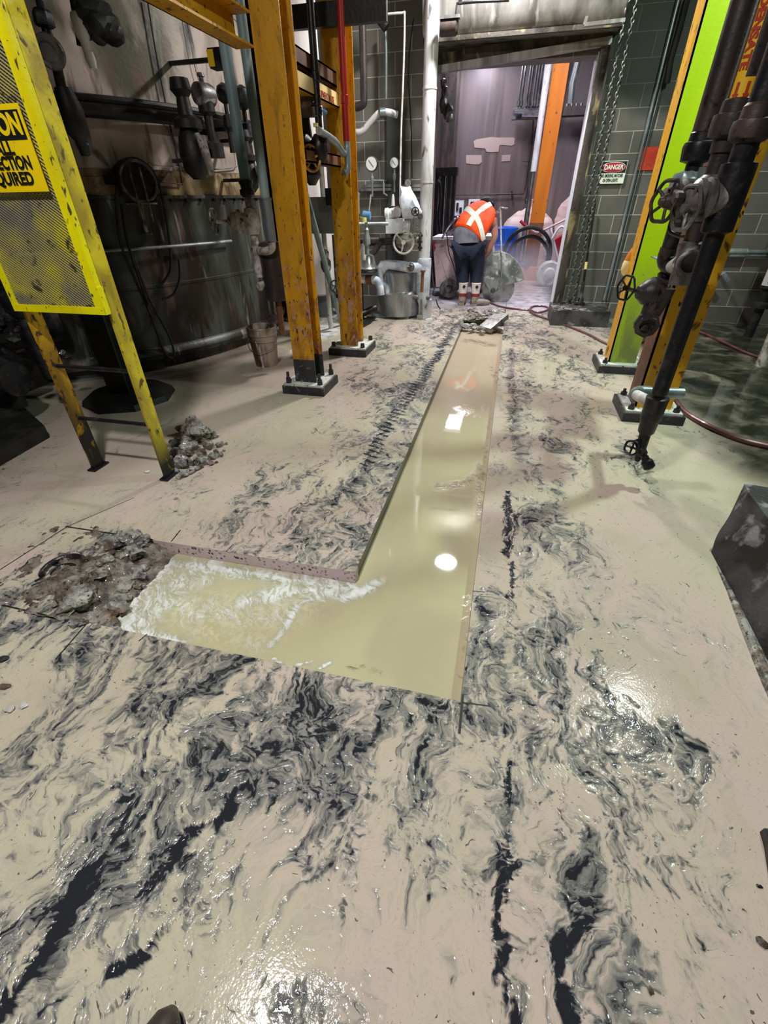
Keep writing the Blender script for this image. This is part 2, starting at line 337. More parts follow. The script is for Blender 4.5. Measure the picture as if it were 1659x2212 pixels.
# handwheel, flange and valve pieces
def wheel_mb(c, ax, R, r=.008, spokes=5, hub=.3):
    mb = MB().torus(c, ax, R, r, 30, 8); x, y, z = frame(ax); c = Vector(c)
    for k in range(spokes):
        a = 2*PI*k/spokes+.3; d = x*math.cos(a)+y*math.sin(a)
        mb.tube([c+d*R*.18, c+d*R*.6+z*R*.05, c+d*R], r*.8, 6)
    mb.cyl(c-z*R*hub*.6, c+z*R*hub*.6, R*.22, n=12); return mb
def wavy_wheel_mb(c, ax, R, r=.008, lobes=6):
    x, y, z = frame(ax); c = Vector(c); n = 48
    mb = MB().tube([c+(x*math.cos(2*PI*i/n)+y*math.sin(2*PI*i/n))*R*(1+.045*math.cos(lobes*2*PI*i/n)) for i in range(n)], r, 8, closed=True)
    for k in range(lobes//2+2):
        a = 2*PI*k/(lobes//2+2); d = x*math.cos(a)+y*math.sin(a); mb.tube([c+d*R*.15-z*R*.12, c+d*R*.6-z*R*.05, c+d*R], r*.85, 6)
    mb.cyl(c-z*R*.25, c+z*R*.2, R*.22, n=12); return mb
def flange_mb(c, ax, R, t=.02, bolts=6):
    x, y, z = frame(ax); c = Vector(c); mb = MB().cyl(c-z*t/2, c+z*t/2, R, n=24)
    for k in range(bolts):
        a = 2*PI*k/bolts; d = (x*math.cos(a)+y*math.sin(a))*R*.8; mb.cyl(c+d-z*t*1.1, c+d+z*t*1.1, R*.1, n=6)
    return mb

# ------------------------------------------------------------------ lamps (high in the hall, each one a real fixture)
def high_bay(loc, col, power, label, r=.19, spread=PI):
    T = Thing('high_bay_lamp', label, 'lamp', (loc[0], loc[1], loc[2]), 'high bay lamps hanging from the hall ceiling')
    x, y, z = loc
    T.part('housing', MB().lathe((x,y,z+.02), (0,0,1), [(0,r+.06),(.02,r+.07),(.18,r*.7),(.30,.09),(.42,.09),(.46,.03)], 24), 'castgrey')
    T.part('hanger_rod', MB().cyl((x,y,z+.45), (x,y,6.45), .012, n=8), 'black')
    d = bpy.data.lights.new('lamp_light', 'AREA'); d.shape = 'DISK'; d.size = 2*r; d.energy = power; d.color = col; d.spread = spread
    lo = bpy.data.objects.new('lamp_light', d); COL.objects.link(lo); lo.location = (0,0,0); lo.parent = T.o
    return T
high_bay((-.45, 6.46, 4.0), (1,.98,.96), 250, 'round high bay lamp hanging over the far end of the trench')
high_bay((2.1, 3.85, 4.0), (.80,1,.86), 200, 'greenish high bay lamp hanging over the right-hand pipes', r=.14)
high_bay((-1.05, .34, 4.0), (1,.96,.95), 200, 'round high bay lamp hanging over the near floor by the ladder', r=.14)
def tube_lamp(loc, sx, sy, col, power, label):
    x, y, z = loc
    T = Thing('fluorescent_lamp', label, 'lamp', loc, 'long lamps hanging in the room beyond the doorway')
    T.part('housing', MB().box((x-sx/2-.05,y-sy/2-.05,z+.02),(x+sx/2+.05,y+sy/2+.05,z+.1)), 'whitebright')
    T.part('hanger_rod', MB().cyl((x,y,z+.1),(x,y,6.45),.01,n=6), 'black')
    d = bpy.data.lights.new('lamp_light', 'AREA'); d.shape = 'RECTANGLE'; d.size = sx; d.size_y = sy; d.energy = power; d.color = col
    lo = bpy.data.objects.new('lamp_light', d); COL.objects.link(lo); lo.parent = T.o
tube_lamp((-1.0, 12.55, 3.80), .42, 1.0, (.90,.88,1), 60, 'long lamp hanging in the far room against the far wall, left of the orange column')
tube_lamp((-1.2, 10.3, 4.7), .7, 1.5, (.92,.88,1), 230, 'long lamp hanging in the far room, nearest the doorway on the left')
tube_lamp((1.3, 9.6, 4.2), .7, 1.5, (.92,.88,1), 240, 'long lamp hanging in the far room, right of the orange column')

# ------------------------------------------------------------------ floor with the L-shaped trench
TX0, TX1, TY0, TY1 = -.545, .03, .975, 7.25
SX0, SY1 = -1.70, 1.545
def steps(brk):
    out = []
    for a, b, s in brk:
        n_ = max(1, round((b-a)/s)); out += [a+(b-a)*i/n_ for i in range(n_)]
    return out + [brk[-1][1]]
gx = steps([(-8.5,-3.2,.5),(-3.2,SX0,.03),(SX0,TX0,.025),(TX0,TX1,.025),(TX1,2.0,.025),(2.0,3.5,.05),(3.5,6,.5)])
gy = steps([(-2,-.2,.2),(-.2,TY0,.02),(TY0,SY1,.02),(SY1,3.2,.025),(3.2,TY1,.04),(TY1,9,.06),(9,15,.5)])
gx, gy = np.array(gx), np.array(gy); nx, ny = len(gx), len(gy)
XX, YY = np.meshgrid(gx, gy)
def seg_field(strokes, X_, Y_, z=0.0, base=None):
    out = np.zeros_like(X_) if base is None else base
    for pts, w, st in strokes:
        p = [F(a, b, z) for a, b in pts]
        if len(p) == 1: p = [p[0], p[0]+Vector((.001,0,0))]
        for a, b in zip(p[:-1], p[1:]):
            dx, dy = b.x-a.x, b.y-a.y; L2 = dx*dx+dy*dy+1e-9
            t = np.clip(((X_-a.x)*dx+(Y_-a.y)*dy)/L2, 0, 1)
            d = np.hypot(X_-a.x-t*dx, Y_-a.y-t*dy)
            out = np.maximum(out, st*np.exp(-(d/w)**2))
    return out
DK = [  # wet black bare concrete
 ([(820,935),(800,975),(765,1040),(740,1065),(700,1115)], .055, .62),
 ([(1095,1062),(1100,1160),(1094,1200)], .035, .95), ([(1118,1075),(1112,1160)], .03, .6),
 ([(1105,1215),(1108,1255),(1102,1290)], .025, .9),
 ([(1105,1640),(1092,1700),(1108,1735)], .020, .95),
 ([(1090,1800),(1085,1870),(1075,1940)], .022, .9), ([(1120,1870),(1085,1900),(1075,2000),(1090,2050),(1075,2110),(1105,2180),(1110,2240)], .024, 1.0),
 ([(1195,1700),(1215,1760),(1225,1800)], .022, .8), ([(1268,1790),(1280,1815)], .014, .8),
 ([(1275,1990),(1225,2030),(1200,2060),(1215,2120),(1215,2180),(1250,2240)], .028, 1.0), ([(1300,1870),(1225,1960)], .02, .6),
 ([(1240,2170),(1330,2230)], .03, .7),
 ([(345,1600),(340,1650)], .02, .7), ([(300,1720),(260,1800),(195,1890),(150,1930)], .018, .85), ([(180,1890),(150,1960),(110,2040),(50,2110),(10,2180),(-40,2240)], .03, 1.0),
 ([(500,1710),(480,1770),(400,1800),(370,1860),(310,1930)], .022, .85), ([(350,2010),(325,2060),(240,2100)], .02, .95), ([(290,2140),(240,2180)], .02, .7), ([(500,1770),(510,1740)], .02,.8),
 ([(820,1580),(800,1620),(790,1680)], .035, .55), ([(700,1780),(740,1830),(760,1800)], .03, .5),
 ([(450,1560),(470,1640),(440,1680)], .03, .55), ([(560,1420),(500,1500),(420,1560)], .04, .5),
 ([(620,1460),(720,1500),(830,1560)], .05, .5), ([(900,1510),(960,1525)], .03, .8), ([(1010,1530),(1080,1560),(1130,1600)], .035, .5),
 ([(1030,1330),(1060,1370),(1020,1400)], .035, .55), ([(1040,1480),(1110,1540)], .05, .5),
 ([(1150,1600),(1200,1650),(1290,1700)], .025, .55), ([(1350,1700),(1260,1670)], .02, .6), ([(1210,1520),(1225,1560)], .016, .8),
 ([(1380,1740),(1450,1820),(1500,1880),(1480,1990)], .02, .45), ([(860,1690),(850,1760),(870,1800)], .012, .55), ([(860,1690),(930,1700)], .01, .5), ([(1000,1700),(1035,1750)], .012, .75),
 ([(990,2100),(960,2212)], .03, .45), ([(930,1940),(935,1960)], .012, .95), ([(1150,790),(1190,830)], .06, .35),
 ([(1130,960),(1160,1010)], .08, .40), ([(1210,1200),(1240,1190)], .03, .42),
]
GC = [60+120*i for i in range(14)]
GR = [700,800,900,980,1060,1140,1220,1300,1380,1460,1540,1620,1700,1780,1860,1940,2020,2100,2180]
GV = """00000025753333
00000045054200
00000146053100
10000255053311
11024564053200
22245654053100
37434553053100
46344443353100
35444446674221
23456666675310
24676776675410
34767774567542
36757665565641
46743465556641
47642454557631
57442244557542
66452222356542
64432222556542
53432422556543""".split()
def gridmap(X_, Y_):
    c = np.stack([X_, Y_, np.full_like(X_, -CH)], -1) @ np.array([[RM[i][j] for j in range(3)] for i in range(3)])
    z = np.maximum(c[...,2], .05); px = CX+CF*c[...,0]/z; py = CY+CF*c[...,1]/z
    G = np.array([[int(v) for v in r] for r in GV], float)
    fx = np.clip((px-60)/120, 0, 12.999); ix = fx.astype(int); tx = fx-ix
    fy = np.interp(py, GR, range(len(GR))); fy = np.clip(fy, 0, len(GR)-1.001); iy = fy.astype(int); ty = fy-iy
    v = (G[iy,ix]*(1-tx)+G[iy,ix+1]*tx)*(1-ty)+(G[iy+1,ix]*(1-tx)+G[iy+1,ix+1]*tx)*ty
    v = v*np.where(c[...,2] > .05, 1, 0)
    return v/9*np.clip((py-640)/60, .3, 1)
GY = [([(1040,1300),(1060,1400),(1100,1500),(1180,1620),(1290,1700)], .05, .95), ([(1010,1540),(1100,1580)], .05, .95), ([(1490,1640),(1440,1580),(1500,1560)], .02, .6),
 ([(1240,1880),(1290,1850),(1250,1960)], .05, .95), ([(1450,1400)], .05, .75), ([(1520,1370),(1530,1390)], .025, .8), ([(1330,1400),(1360,1420)], .02, .8),
 ([(200,1350),(180,1400),(130,1430)], .06, .85), ([(230,1160),(150,1260),(60,1340)], .10, .85), ([(620,2150),(600,2230)], .03, .9),
 ([(985,700),(950,760),(900,830),(850,905),(815,960),(760,1050)], .10, .85), ([(1110,700),(1105,800),(1110,900),(1125,1000)], .07, .8), ([(1495,1560),(1520,1610),(1480,1660)], .015, .6), ([(1590,1620),(1630,1680),(1610,1720),(1560,1690)], .010, .62), ([(1380,1740),(1450,1760),(1500,1850)], .02, .9), ([(860,1700),(840,1760),(860,1830),(890,1850)], .015, .8), ([(470,1440),(560,1450)], .03, .8), ([(1010,1420),(1050,1400)], .06, .9)]
TRD = [([(985,700),(950,760),(900,830),(850,905),(815,960),(790,1000)], .085, 1.0), ([(960,695),(925,750),(880,810)], .06, .7), ([(1110,730),(1108,800),(1108,880),(1112,960)], .05, .55), ([(560,1440),(520,1520)], .08, .5)]
fdk = seg_field(DK, XX, YY); fgy = np.maximum(gridmap(XX, YY), seg_field(GY, XX, YY)*.9); ftr = seg_field(TRD, XX, YY)
def sstep(a, b, v): t = np.clip((v-a)/(b-a), 0, 1); return t*t*(3-2*t)
fgy = np.maximum(fgy, .45*sstep(6.2, 7.4, YY)*sstep(-3,-1,XX))
fwet_shade = sstep(1.35, 1.75, XX+.12*np.sin(YY*3))*sstep(2.7, 3.5, YY+.3*np.sin(XX*4)); fwet_shade = np.maximum(fwet_shade, sstep(7.2,7.9,YY)*sstep(.6,.9,XX)*.9)
fwet_shade = np.maximum(fwet_shade, sstep(-2.9,-3.5, XX)*.35 + sstep(-2.6,-3.2,XX)*sstep(3.6,4.1,YY)*.5)  # shadow by the tank painted in through the wet mask
holes = lambda x, y: (TX0 < x < TX1 and TY0 < y < TY1) or (SX0 < x < TX0 and TY0 < y < SY1)
fverts = [(float(x), float(y), 0.0) for y in gy for x in gx]
ffaces = []
for j in range(ny-1):
    for i in range(nx-1):
        if not holes((gx[i]+gx[i+1])/2, (gy[j]+gy[j+1])/2):
            a = j*nx+i; ffaces.append((a, a+1, a+nx+1, a+nx))
fm = bpy.data.meshes.new('floor'); fm.from_pydata(fverts, [], ffaces)
def fattr(me, nm, arr):
    at = me.attributes.new(nm, 'FLOAT', 'POINT'); at.data.foreach_set('value', arr.astype(np.float32).ravel())
for nm, ar in (('dk', fdk), ('gy', fgy), ('tr', ftr), ('wet', fwet_shade)): fattr(fm, nm, ar)
fo = bpy.data.objects.new('floor', fm); COL.objects.link(fo); fo['kind'] = 'structure'

class NT:
    """small helper for writing node graphs"""
    def __init__(s, name):
        s.M = bpy.data.materials.new(name); s.M.use_nodes = True; s.nt = s.M.node_tree; s.N = s.nt.nodes; s.L = s.nt.links; s.b = s.N['Principled BSDF']
    def put(s, sock, v):
        if hasattr(v, 'is_output'): s.L.new(v, sock)
        elif v is not None: sock.default_value = v
    def m(s, op, a, b=None, c=None):
        n = s.N.new('ShaderNodeMath'); n.operation = op; s.put(n.inputs[0], a); s.put(n.inputs[1], b); s.put(n.inputs[2], c); return n.outputs[0]
    def v(s, op, a, b=None):
        n = s.N.new('ShaderNodeVectorMath'); n.operation = op; s.put(n.inputs[0], a); s.put(n.inputs[1], b); return n.outputs[0]
    def noise(s, vec, sc, det=5, dis=0, rough=.5, out=0):
        n = s.N.new('ShaderNodeTexNoise'); s.L.new(vec, n.inputs[0]); n.inputs['Scale'].default_value = sc; n.inputs['Detail'].default_value = det; n.inputs['Distortion'].default_value = dis; n.inputs['Roughness'].default_value = rough; return n.outputs[out]
    def rng(s, v, a, b, c=0, d=1, smooth=True):
        n = s.N.new('ShaderNodeMapRange'); n.interpolation_type = 'SMOOTHSTEP' if smooth else 'LINEAR'
        s.put(n.inputs[0], v); s.put(n.inputs[1], a); s.put(n.inputs[2], b); s.put(n.inputs[3], c); s.put(n.inputs[4], d); return n.outputs[0]
    def mix(s, f, a, b, mode='MIX'):
        n = s.N.new('ShaderNodeMix'); n.data_type = 'RGBA'; n.blend_type = mode; s.put(n.inputs[0], f); s.put(n.inputs[6], a); s.put(n.inputs[7], b); return n.outputs[2]
    def attr(s, nm):
        n = s.N.new('ShaderNodeAttribute'); n.attribute_name = nm; return n.outputs['Fac']
    def bump(s, h, st, dist, nrm=None):
        n = s.N.new('ShaderNodeBump'); n.inputs['Strength'].default_value = st; n.inputs['Distance'].default_value = dist; s.L.new(h, n.inputs['Height'])
        if nrm: s.L.new(nrm, n.inputs['Normal'])
        return n.outputs[0]
def floor_material():
    n = NT('slurry_floor'); g = n.N.new('ShaderNodeNewGeometry'); p = g.outputs['Position']
    sp = n.N.new('ShaderNodeSeparateXYZ'); n.L.new(p, sp.inputs[0])
    dk, gy_, tr, wet = n.attr('dk'), n.attr('gy'), n.attr('tr'), n.attr('wet')
    w1 = n.v('SUBTRACT', n.noise(p, 2.6, 2, out=1), (.5,.5,.5)); w2 = n.v('SUBTRACT', n.noise(p, 9, 3, out=1), (.5,.5,.5)); w3 = n.v('SUBTRACT', n.noise(p, 30, 2, out=1), (.5,.5,.5))
    q = n.v('ADD', p, n.v('MULTIPLY', w1, (.34,.34,0))); q = n.v('ADD', q, n.v('MULTIPLY', w2, (.10,.10,0))); q = n.v('ADD', q, n.v('MULTIPLY', w3, (.022,.022,0)))
    qs = n.v('MULTIPLY', q, (1.0, .45, 1)); qf = n.v('MULTIPLY', q, (1.0, .22, 1))
    nL = n.noise(qs, 3.4, 3, 1.2, .5)               # broad drifts
    nA = n.noise(qs, 10, 4, 2.0, .55)              # swirled marbling
    nB = n.noise(q, 30, 4, 1.2, .55)               # crumbs and curls
    nC = n.noise(qf, 60, 3, .6, .5)                # hair-fine drag lines
    field = n.m('ADD', n.m('ADD', n.m('MULTIPLY', n.m('SUBTRACT', nL, .5), 2.3), n.m('MULTIPLY', n.m('SUBTRACT', nA, .5), 2.0)),
                n.m('ADD', n.m('MULTIPLY', n.m('SUBTRACT', nB, .5), 1.3), n.m('MULTIPLY', n.m('SUBTRACT', nC, .5), .7)))
    sep2 = n.N.new('ShaderNodeSeparateXYZ'); n.L.new(q, sep2.inputs[0])
    bars = n.m('SINE', n.m('MULTIPLY', n.m('ADD', n.m('ADD', n.m('MULTIPLY', sp.outputs[1], .8), n.m('MULTIPLY', sep2.outputs[1], .2)), n.m('MULTIPLY', sp.outputs[0], .45)), 88))
    trm = n.m('MULTIPLY', tr, n.m('MULTIPLY_ADD', bars, .36, .62))
    hh = n.m('ADD', n.m('MULTIPLY', gy_, 1.38), field)                        # grey cover
    greyf = n.rng(hh, .58, 1.0)
    dsum = n.m('ADD', n.m('MAXIMUM', n.m('MULTIPLY', dk, 1.05), n.m('MAXIMUM', trm, n.m('MULTIPLY', gy_, .72))), n.m('ADD', n.m('MULTIPLY', field, .55), n.m('MULTIPLY', n.m('SUBTRACT', nB, .5), .8)))
    soft = n.rng(dsum, .46, .74)
    blk = n.rng(dsum, .70, .78)
    crumb = n.rng(n.m('ADD', n.noise(q, 70, 2, .4), n.m('MULTIPLY', gy_, .05)), .70, .74, 0, .8)
    hue = n.rng(n.noise(p, 1.1, 4, .8), .38, .64)
    slur = n.mix(hue, sl((192,175,163)), sl((186,178,156)))
    slur = n.mix(n.rng(n.noise(p, 2.3, 5, 1.0), .52, .72, 0, .7), slur, sl((172,166,144)))
    slur = n.mix(n.rng(n.noise(q, 140, 3), .5, .8, 0, .4), slur, sl((146,132,116)))
    slur = n.mix(n.rng(n.m('ADD', field, gy_), .1, .6, 0, .45), slur, sl((160,156,144)))
    col = n.mix(n.m('MULTIPLY', greyf, .85), slur, sl((116,116,112)))
    col = n.mix(n.m('MULTIPLY', soft, .9), col, sl((70,72,75)))
    col = n.mix(n.m('MAXIMUM', blk, crumb), col, sl((38,40,45)))
    beyond = n.rng(sp.outputs[1], 7.75, 8.5)  # floor past the doorway lightened to carry its bright wet reflection
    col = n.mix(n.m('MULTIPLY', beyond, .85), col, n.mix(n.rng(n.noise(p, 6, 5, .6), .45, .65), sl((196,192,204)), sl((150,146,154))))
    wet_shade_n = n.m('MULTIPLY', wet, n.rng(n.noise(q, 2.6, 5, .6), .25, .55, .6, 1))  # wet mask also darkens the floor for the tank's shadow
    col = n.mix(wet_shade_n, col, n.mix(n.rng(n.noise(q, 5, 5), .4, .7), sl((34,36,30)), sl((58,58,46))))
    n.L.new(col, n.b.inputs['Base Color'])
    dry = n.rng(n.noise(p, 2.0, 4, .5), .45, .62, .05, .11)
    rr = n.m('MULTIPLY', dry, n.rng(blk, 0, 1, 1, .55)); rr = n.m('MULTIPLY', rr, n.rng(wet, 0, 1, 1, .45))
    n.L.new(rr, n.b.inputs['Roughness']); n.b.inputs['IOR'].default_value = 1.36
    h1 = n.m('ADD', n.m('MULTIPLY', n.m('MAXIMUM', blk, soft), -1.0), n.m('MULTIPLY', greyf, -.5))
    calm = n.rng(wet, .3, .9, 1, .12)
    nr = n.bump(h1, .30, .006)
    nr = n.bump(n.m('MULTIPLY', n.noise(q, 30, 2), calm), .11, .006, nr)
    nr = n.bump(n.m('MULTIPLY', n.noise(p, 150, 1), calm), .14, .002, nr)
    n.L.new(nr, n.b.inputs['Normal']); return n.M
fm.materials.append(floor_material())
fm.polygons.foreach_set('use_smooth', [True]*len(fm.polygons))

# trench sides, bottom and the slurry standing in it
def agg_material():
    n = NT('sawn_concrete_aggregate'); g = n.N.new('ShaderNodeNewGeometry'); p = g.outputs['Position']
    vo = n.N.new('ShaderNodeTexVoronoi'); n.L.new(n.v('ADD', p, n.v('MULTIPLY', n.noise(p, 20, 2, out=1), (.02,.02,.02))), vo.inputs[0]); vo.inputs['Scale'].default_value = 48
    rs = n.N.new('ShaderNodeSeparateXYZ'); n.L.new(vo.outputs['Color'], rs.inputs[0])
    mask = n.m('MULTIPLY', n.rng(vo.outputs['Distance'], .34, .42, 1, 0), n.rng(rs.outputs[0], .38, .42))
    c = n.mix(rs.outputs[1], sl((84,70,74)), sl((196,160,156))); c = n.mix(n.rng(rs.outputs[2], .75, .8), c, sl((60,58,62)))
    col = n.mix(mask, n.mix(n.noise(p, 30, 5), sl((206,180,184)), sl((226,208,210))), c)
    n.L.new(col, n.b.inputs['Base Color']); n.b.inputs['Roughness'].default_value = .3; return n.M
def mossy_material():
    n = NT('sawn_edge_dark'); g = n.N.new('ShaderNodeNewGeometry'); p = g.outputs['Position']
    col = n.mix(n.rng(n.noise(p, 14, 6), .4, .65), sl((34,36,22)), sl((62,62,42))); col = n.mix(n.rng(n.noise(p, 60, 3), .58, .68, 0, .8), col, sl((36,34,30)))
    n.L.new(col, n.b.inputs['Base Color']); n.b.inputs['Roughness'].default_value = .3; n.L.new(n.bump(n.noise(p, 50, 4), .4, .005), n.b.inputs['Normal']); return n.M
MT['agg'] = agg_material(); MT['mossy'] = mossy_material()
e = .004
struct('trim_1', MB().box((SX0,SY1,-.30),(TX0,SY1+.05,-.0015)), 'agg')            # sawn face of the short leg
struct('trim_2', MB().box((TX0-.05,SY1+.05,-.30),(TX0,TY1+.05,-.0015)), 'mossy')      # left side of the long leg
struct('trim_3', MB().box((TX1,TY0-.05,-.30),(TX1+.05,TY1,-.0015)), 'agg')
struct('trim_4', MB().box((SX0,TY0-.05,-.30),(TX1,TY0,-.0015)), 'mossy')
struct('trim_5', MB().box((TX0,TY1,-.30),(TX1+.05,TY1+.05,-.0015)).box((SX0-.05,TY0-.05,-.30),(SX0,SY1+.05,-.0015)), 'mossy')
struct('trim_6', MB().box((SX0-.1,TY0-.1,-.34),(TX1+.1,TY1+.1,-.30)), 'mud')

wx = np.array(steps([(SX0+.01,TX0,.012),(TX0,TX1-.001,.016)])); wy = np.array(steps([(TY0+.001,SY1-.001,.012),(SY1-.001,3.2,.03),(3.2,TY1-.001,.06)]))
WX, WY = np.meshgrid(wx, wy); ZW = -.072
FO = [([(340,1215),(290,1275),(225,1355)], .10, .80), ([(300,1330),(370,1270),(430,1230)], .15, .60), ([(330,1212),(450,1225),(560,1240),(755,1270)], .045, .66), ([(530,1300),(600,1278),(720,1275)], .065, .66),
      ([(585,1395),(618,1350),(640,1310),(700,1282)], .022, .62), ([(745,1288),(790,1275),(815,1258)], .040, .66), ([(290,1365),(390,1392)], .04, .6), ([(430,1320),(450,1300)], .06, .4), ([(480,1230),(640,1265)], .06, .5),
      ([(640,1436),(672,1431)], .007, 1.0), ([(692,1443),(714,1431)], .009, 1.1), ([(590,1420),(600,1432),(612,1430)], .006, .9), ([(350,1375),(385,1385)], .014, .9)]
TU = [([(300,1300),(450,1320),(580,1330),(640,1300)], .12, 1.0), ([(430,1360),(560,1390)], .05, .8)]
SE = [([(950,1050),(1000,1045),(1040,1020)], .05, .85), ([(1035,1000),(1040,1080),(1040,1120)], .04, .7), ([(760,1440),(820,1450)], .03, .55), ([(1012,735),(1060,745)], .16, .8), ([(1060,790),(1075,830)], .08, .6), ([(1000,880),(1040,900)], .06, .5), ([(1020,1300),(1000,1480)], .05, .5), ([(1060,900),(1045,1000)], .05, .5)]
OR = []
wv = [(float(x), float(y), ZW) for y in wy for x in wx]; wf = []
for j in range(len(wy)-1):
    for i in range(len(wx)-1):
        xm = (wx[i]+wx[i+1])/2; ym = (wy[j]+wy[j+1])/2
        if holes(xm, ym): a = j*len(wx)+i; wf.append((a, a+1, a+len(wx)+1, a+len(wx)))
fo_ = seg_field(FO, WX, WY, ZW); tu_ = seg_field(TU, WX, WY, ZW); se_ = seg_field(SE, WX, WY, ZW); or_ = seg_field(OR, WX, WY, ZW)
for k in range(len(wv)):
    j, i = divmod(k, len(wx)); t = max(fo_[j,i], tu_[j,i])
    if t > .1: x, y, z = wv[k]; wv[k] = (x, y, z + .007*t*mnoise.noise(Vector((x*22, y*30, 0))) + .004*t*mnoise.noise(Vector((x*60, y*60, 3))))
wm = bpy.data.meshes.new('slurry_water'); wm.from_pydata(wv, [], wf)
for nm, ar in (('foam', fo_), ('turb', tu_), ('sed', se_), ('clay', or_)): fattr(wm, nm, ar)
wm.polygons.foreach_set('use_smooth', [True]*len(wm.polygons))
wo = bpy.data.objects.new('slurry_water', wm); COL.objects.link(wo)
tag(wo, 'murky yellow-beige slurry water filling the L-shaped trench, foamy at its left end', 'water', kind='stuff')
def water_material():
    n = NT('trench_slurry_water'); g = n.N.new('ShaderNodeNewGeometry'); p = g.outputs['Position']
    foam, turb, sed, clay = n.attr('foam'), n.attr('turb'), n.attr('sed'), n.attr('clay')
    q = n.v('ADD', p, n.v('MULTIPLY', n.v('SUBTRACT', n.noise(p, 8, 3, out=1), (.5,.5,.5)), (.12,.12,0)))
    qs = n.v('MULTIPLY', q, (.7,1.3,1))
    qd = n.N.new('ShaderNodeVectorRotate'); qd.rotation_type = 'Z_AXIS'; qd.inputs['Angle'].default_value = -.75; n.L.new(q, qd.inputs[0])
    qs = n.v('MULTIPLY', qd.outputs[0], (1.5,.55,1))
    n1 = n.noise(qs, 24, 6, 1.4, .62); n2 = n.noise(q, 60, 4, .6); n3 = n.noise(qs, 9, 3, 1.0, .5)
    ridge = n.rng(n.m('ABSOLUTE', n.m('SUBTRACT', n1, .5)), 0, .05, 1, 0)
    fsum = n.m('ADD', n.m('MAXIMUM', foam, n.m('MULTIPLY', turb, .35)), n.m('ADD', n.m('ADD', n.m('MULTIPLY', n.m('SUBTRACT', n1, .5), 1.7), n.m('MULTIPLY', n.m('SUBTRACT', n3, .5), 1.2)), n.m('MULTIPLY', ridge, .20)))
    fm_ = n.m('MULTIPLY', n.rng(fsum, .30, .92), n.rng(n.m('MAXIMUM', foam, turb), .06, .25))
    sep = n.N.new('ShaderNodeSeparateXYZ'); n.L.new(p, sep.inputs[0])
    far = n.rng(sep.outputs[1], 1.8, 5.2)
    col = n.mix(n.rng(n.noise(p, 1.6, 4, .6), .4, .65), sl((184,179,143)), sl((174,166,138)))
    col = n.mix(far, col, sl((176,160,138)))
    bub = n.m('MULTIPLY', turb, n.rng(n.noise(q, 40, 4, .4), .42, .6)); col = n.mix(n.m('MULTIPLY', bub, .6), col, sl((216,206,176)))
    col = n.mix(n.m('MULTIPLY', n.m('MULTIPLY', foam, 1.0), .55), col, sl((150,150,140)))
    sd = n.rng(n.m('ADD', sed, n.m('MULTIPLY', n.m('SUBTRACT', n.noise(q, 18, 6, 1), .5), 1.6)), .45, .95, 0, .75)
    col = n.mix(sd, col, sl((112,92,74)))
    cl = n.rng(n.m('ADD', clay, n.m('MULTIPLY', n.m('SUBTRACT', n.noise(q, 22, 5, 1), .5), 1.5)), .5, .8, 0, .75); col = n.mix(cl, col, sl((214,128,76)))
    col = n.mix(fm_, col, n.mix(n2, sl((206,212,208)), sl((240,242,238))))
    n.L.new(col, n.b.inputs['Base Color'])
    r = n.m('MAXIMUM', n.m('MULTIPLY', fm_, .5), n.m('MAXIMUM', n.m('MULTIPLY', sd, .25), .03)); n.L.new(r, n.b.inputs['Roughness']); n.b.inputs['IOR'].default_value = 1.34
    nr = n.bump(n.noise(q, 3.5, 2), .05, .01)
    nr = n.bump(n.m('MULTIPLY', n.noise(q, 55, 4), n.m('MAXIMUM', turb, n.m('MAXIMUM', foam, sed))), .5, .008, nr)
    nr = n.bump(fm_, .5, .006, nr); n.L.new(nr, n.b.inputs['Normal']); return n.M
wm.materials.append(water_material())

# saw kerfs left in the slab beside the trench
def kerf(mb, a, b, w=.007):
    d = (b-a).normalized(); s_ = Vector((-d.y, d.x, 0))*w/2
    return mb.add([a-s_+Vector((0,0,.0012)), b-s_+Vector((0,0,.0012)), b+s_+Vector((0,0,.0012)), a+s_+Vector((0,0,.0012))], [[0,1,2,3]])
K = MB()
for a, b, w in (((0,1231),(145,1138),.006),((145,1138),(330,1166),.009),((0,1306),(175,1347),.008),((660,1455),(650,1490),.006),((390,1145),(370,1170),.006),((120,1425),(185,1350),.006),((300,1385),(318,1370),.005),
                ((1000,1500),(992,1585),.009),((1000,1518),(1062,1526),.005),((1020,1277),(1048,1279),.004),((1090,690),(1100,600),.006),((145,1138),(290,1075),.004),((1006,690),(1024,655),.006)):
    kerf(K, F(*a), F(*b), w)
struct('trim_7', K, 'cut')

# ------------------------------------------------------------------ hall shell
WY0, WY1 = 7.7, 8.0
DX0, DX1, DZ = -1.26, .70, 2.84
struct('wall_back_left', MB().box((-3.9,WY0,0),(DX0,WY1,6.5)), 'blockL')
struct('wall_back_right', MB().box((DX1,WY0,0),(6,WY1,6.5)).box((1.48,WY0-.012,0),(6,WY0,6.5)), 'blockR')
struct('wall_back_top', MB().box((DX0,WY0,DZ),(DX1,WY1,6.5)), 'blockL')
struct('wall_left', MB().box((-8.7,-2,0),(-8.5,15,6.5)), 'darkwall')
struct('wall_right', MB().box((6,-2,0),(6.2,15,6.5)), 'darkwall')
struct('wall_front', MB().box((-8.7,-2.2,0),(6.2,-2,6.5)), 'darkwall')
struct('ceiling', MB().box((-8.7,-2.2,6.5),(6.2,15,6.7)), 'ceil')
struct('wall_far', MB().box((-8.5,13.2,0),(6,13.4,6.5)), 'farwall')
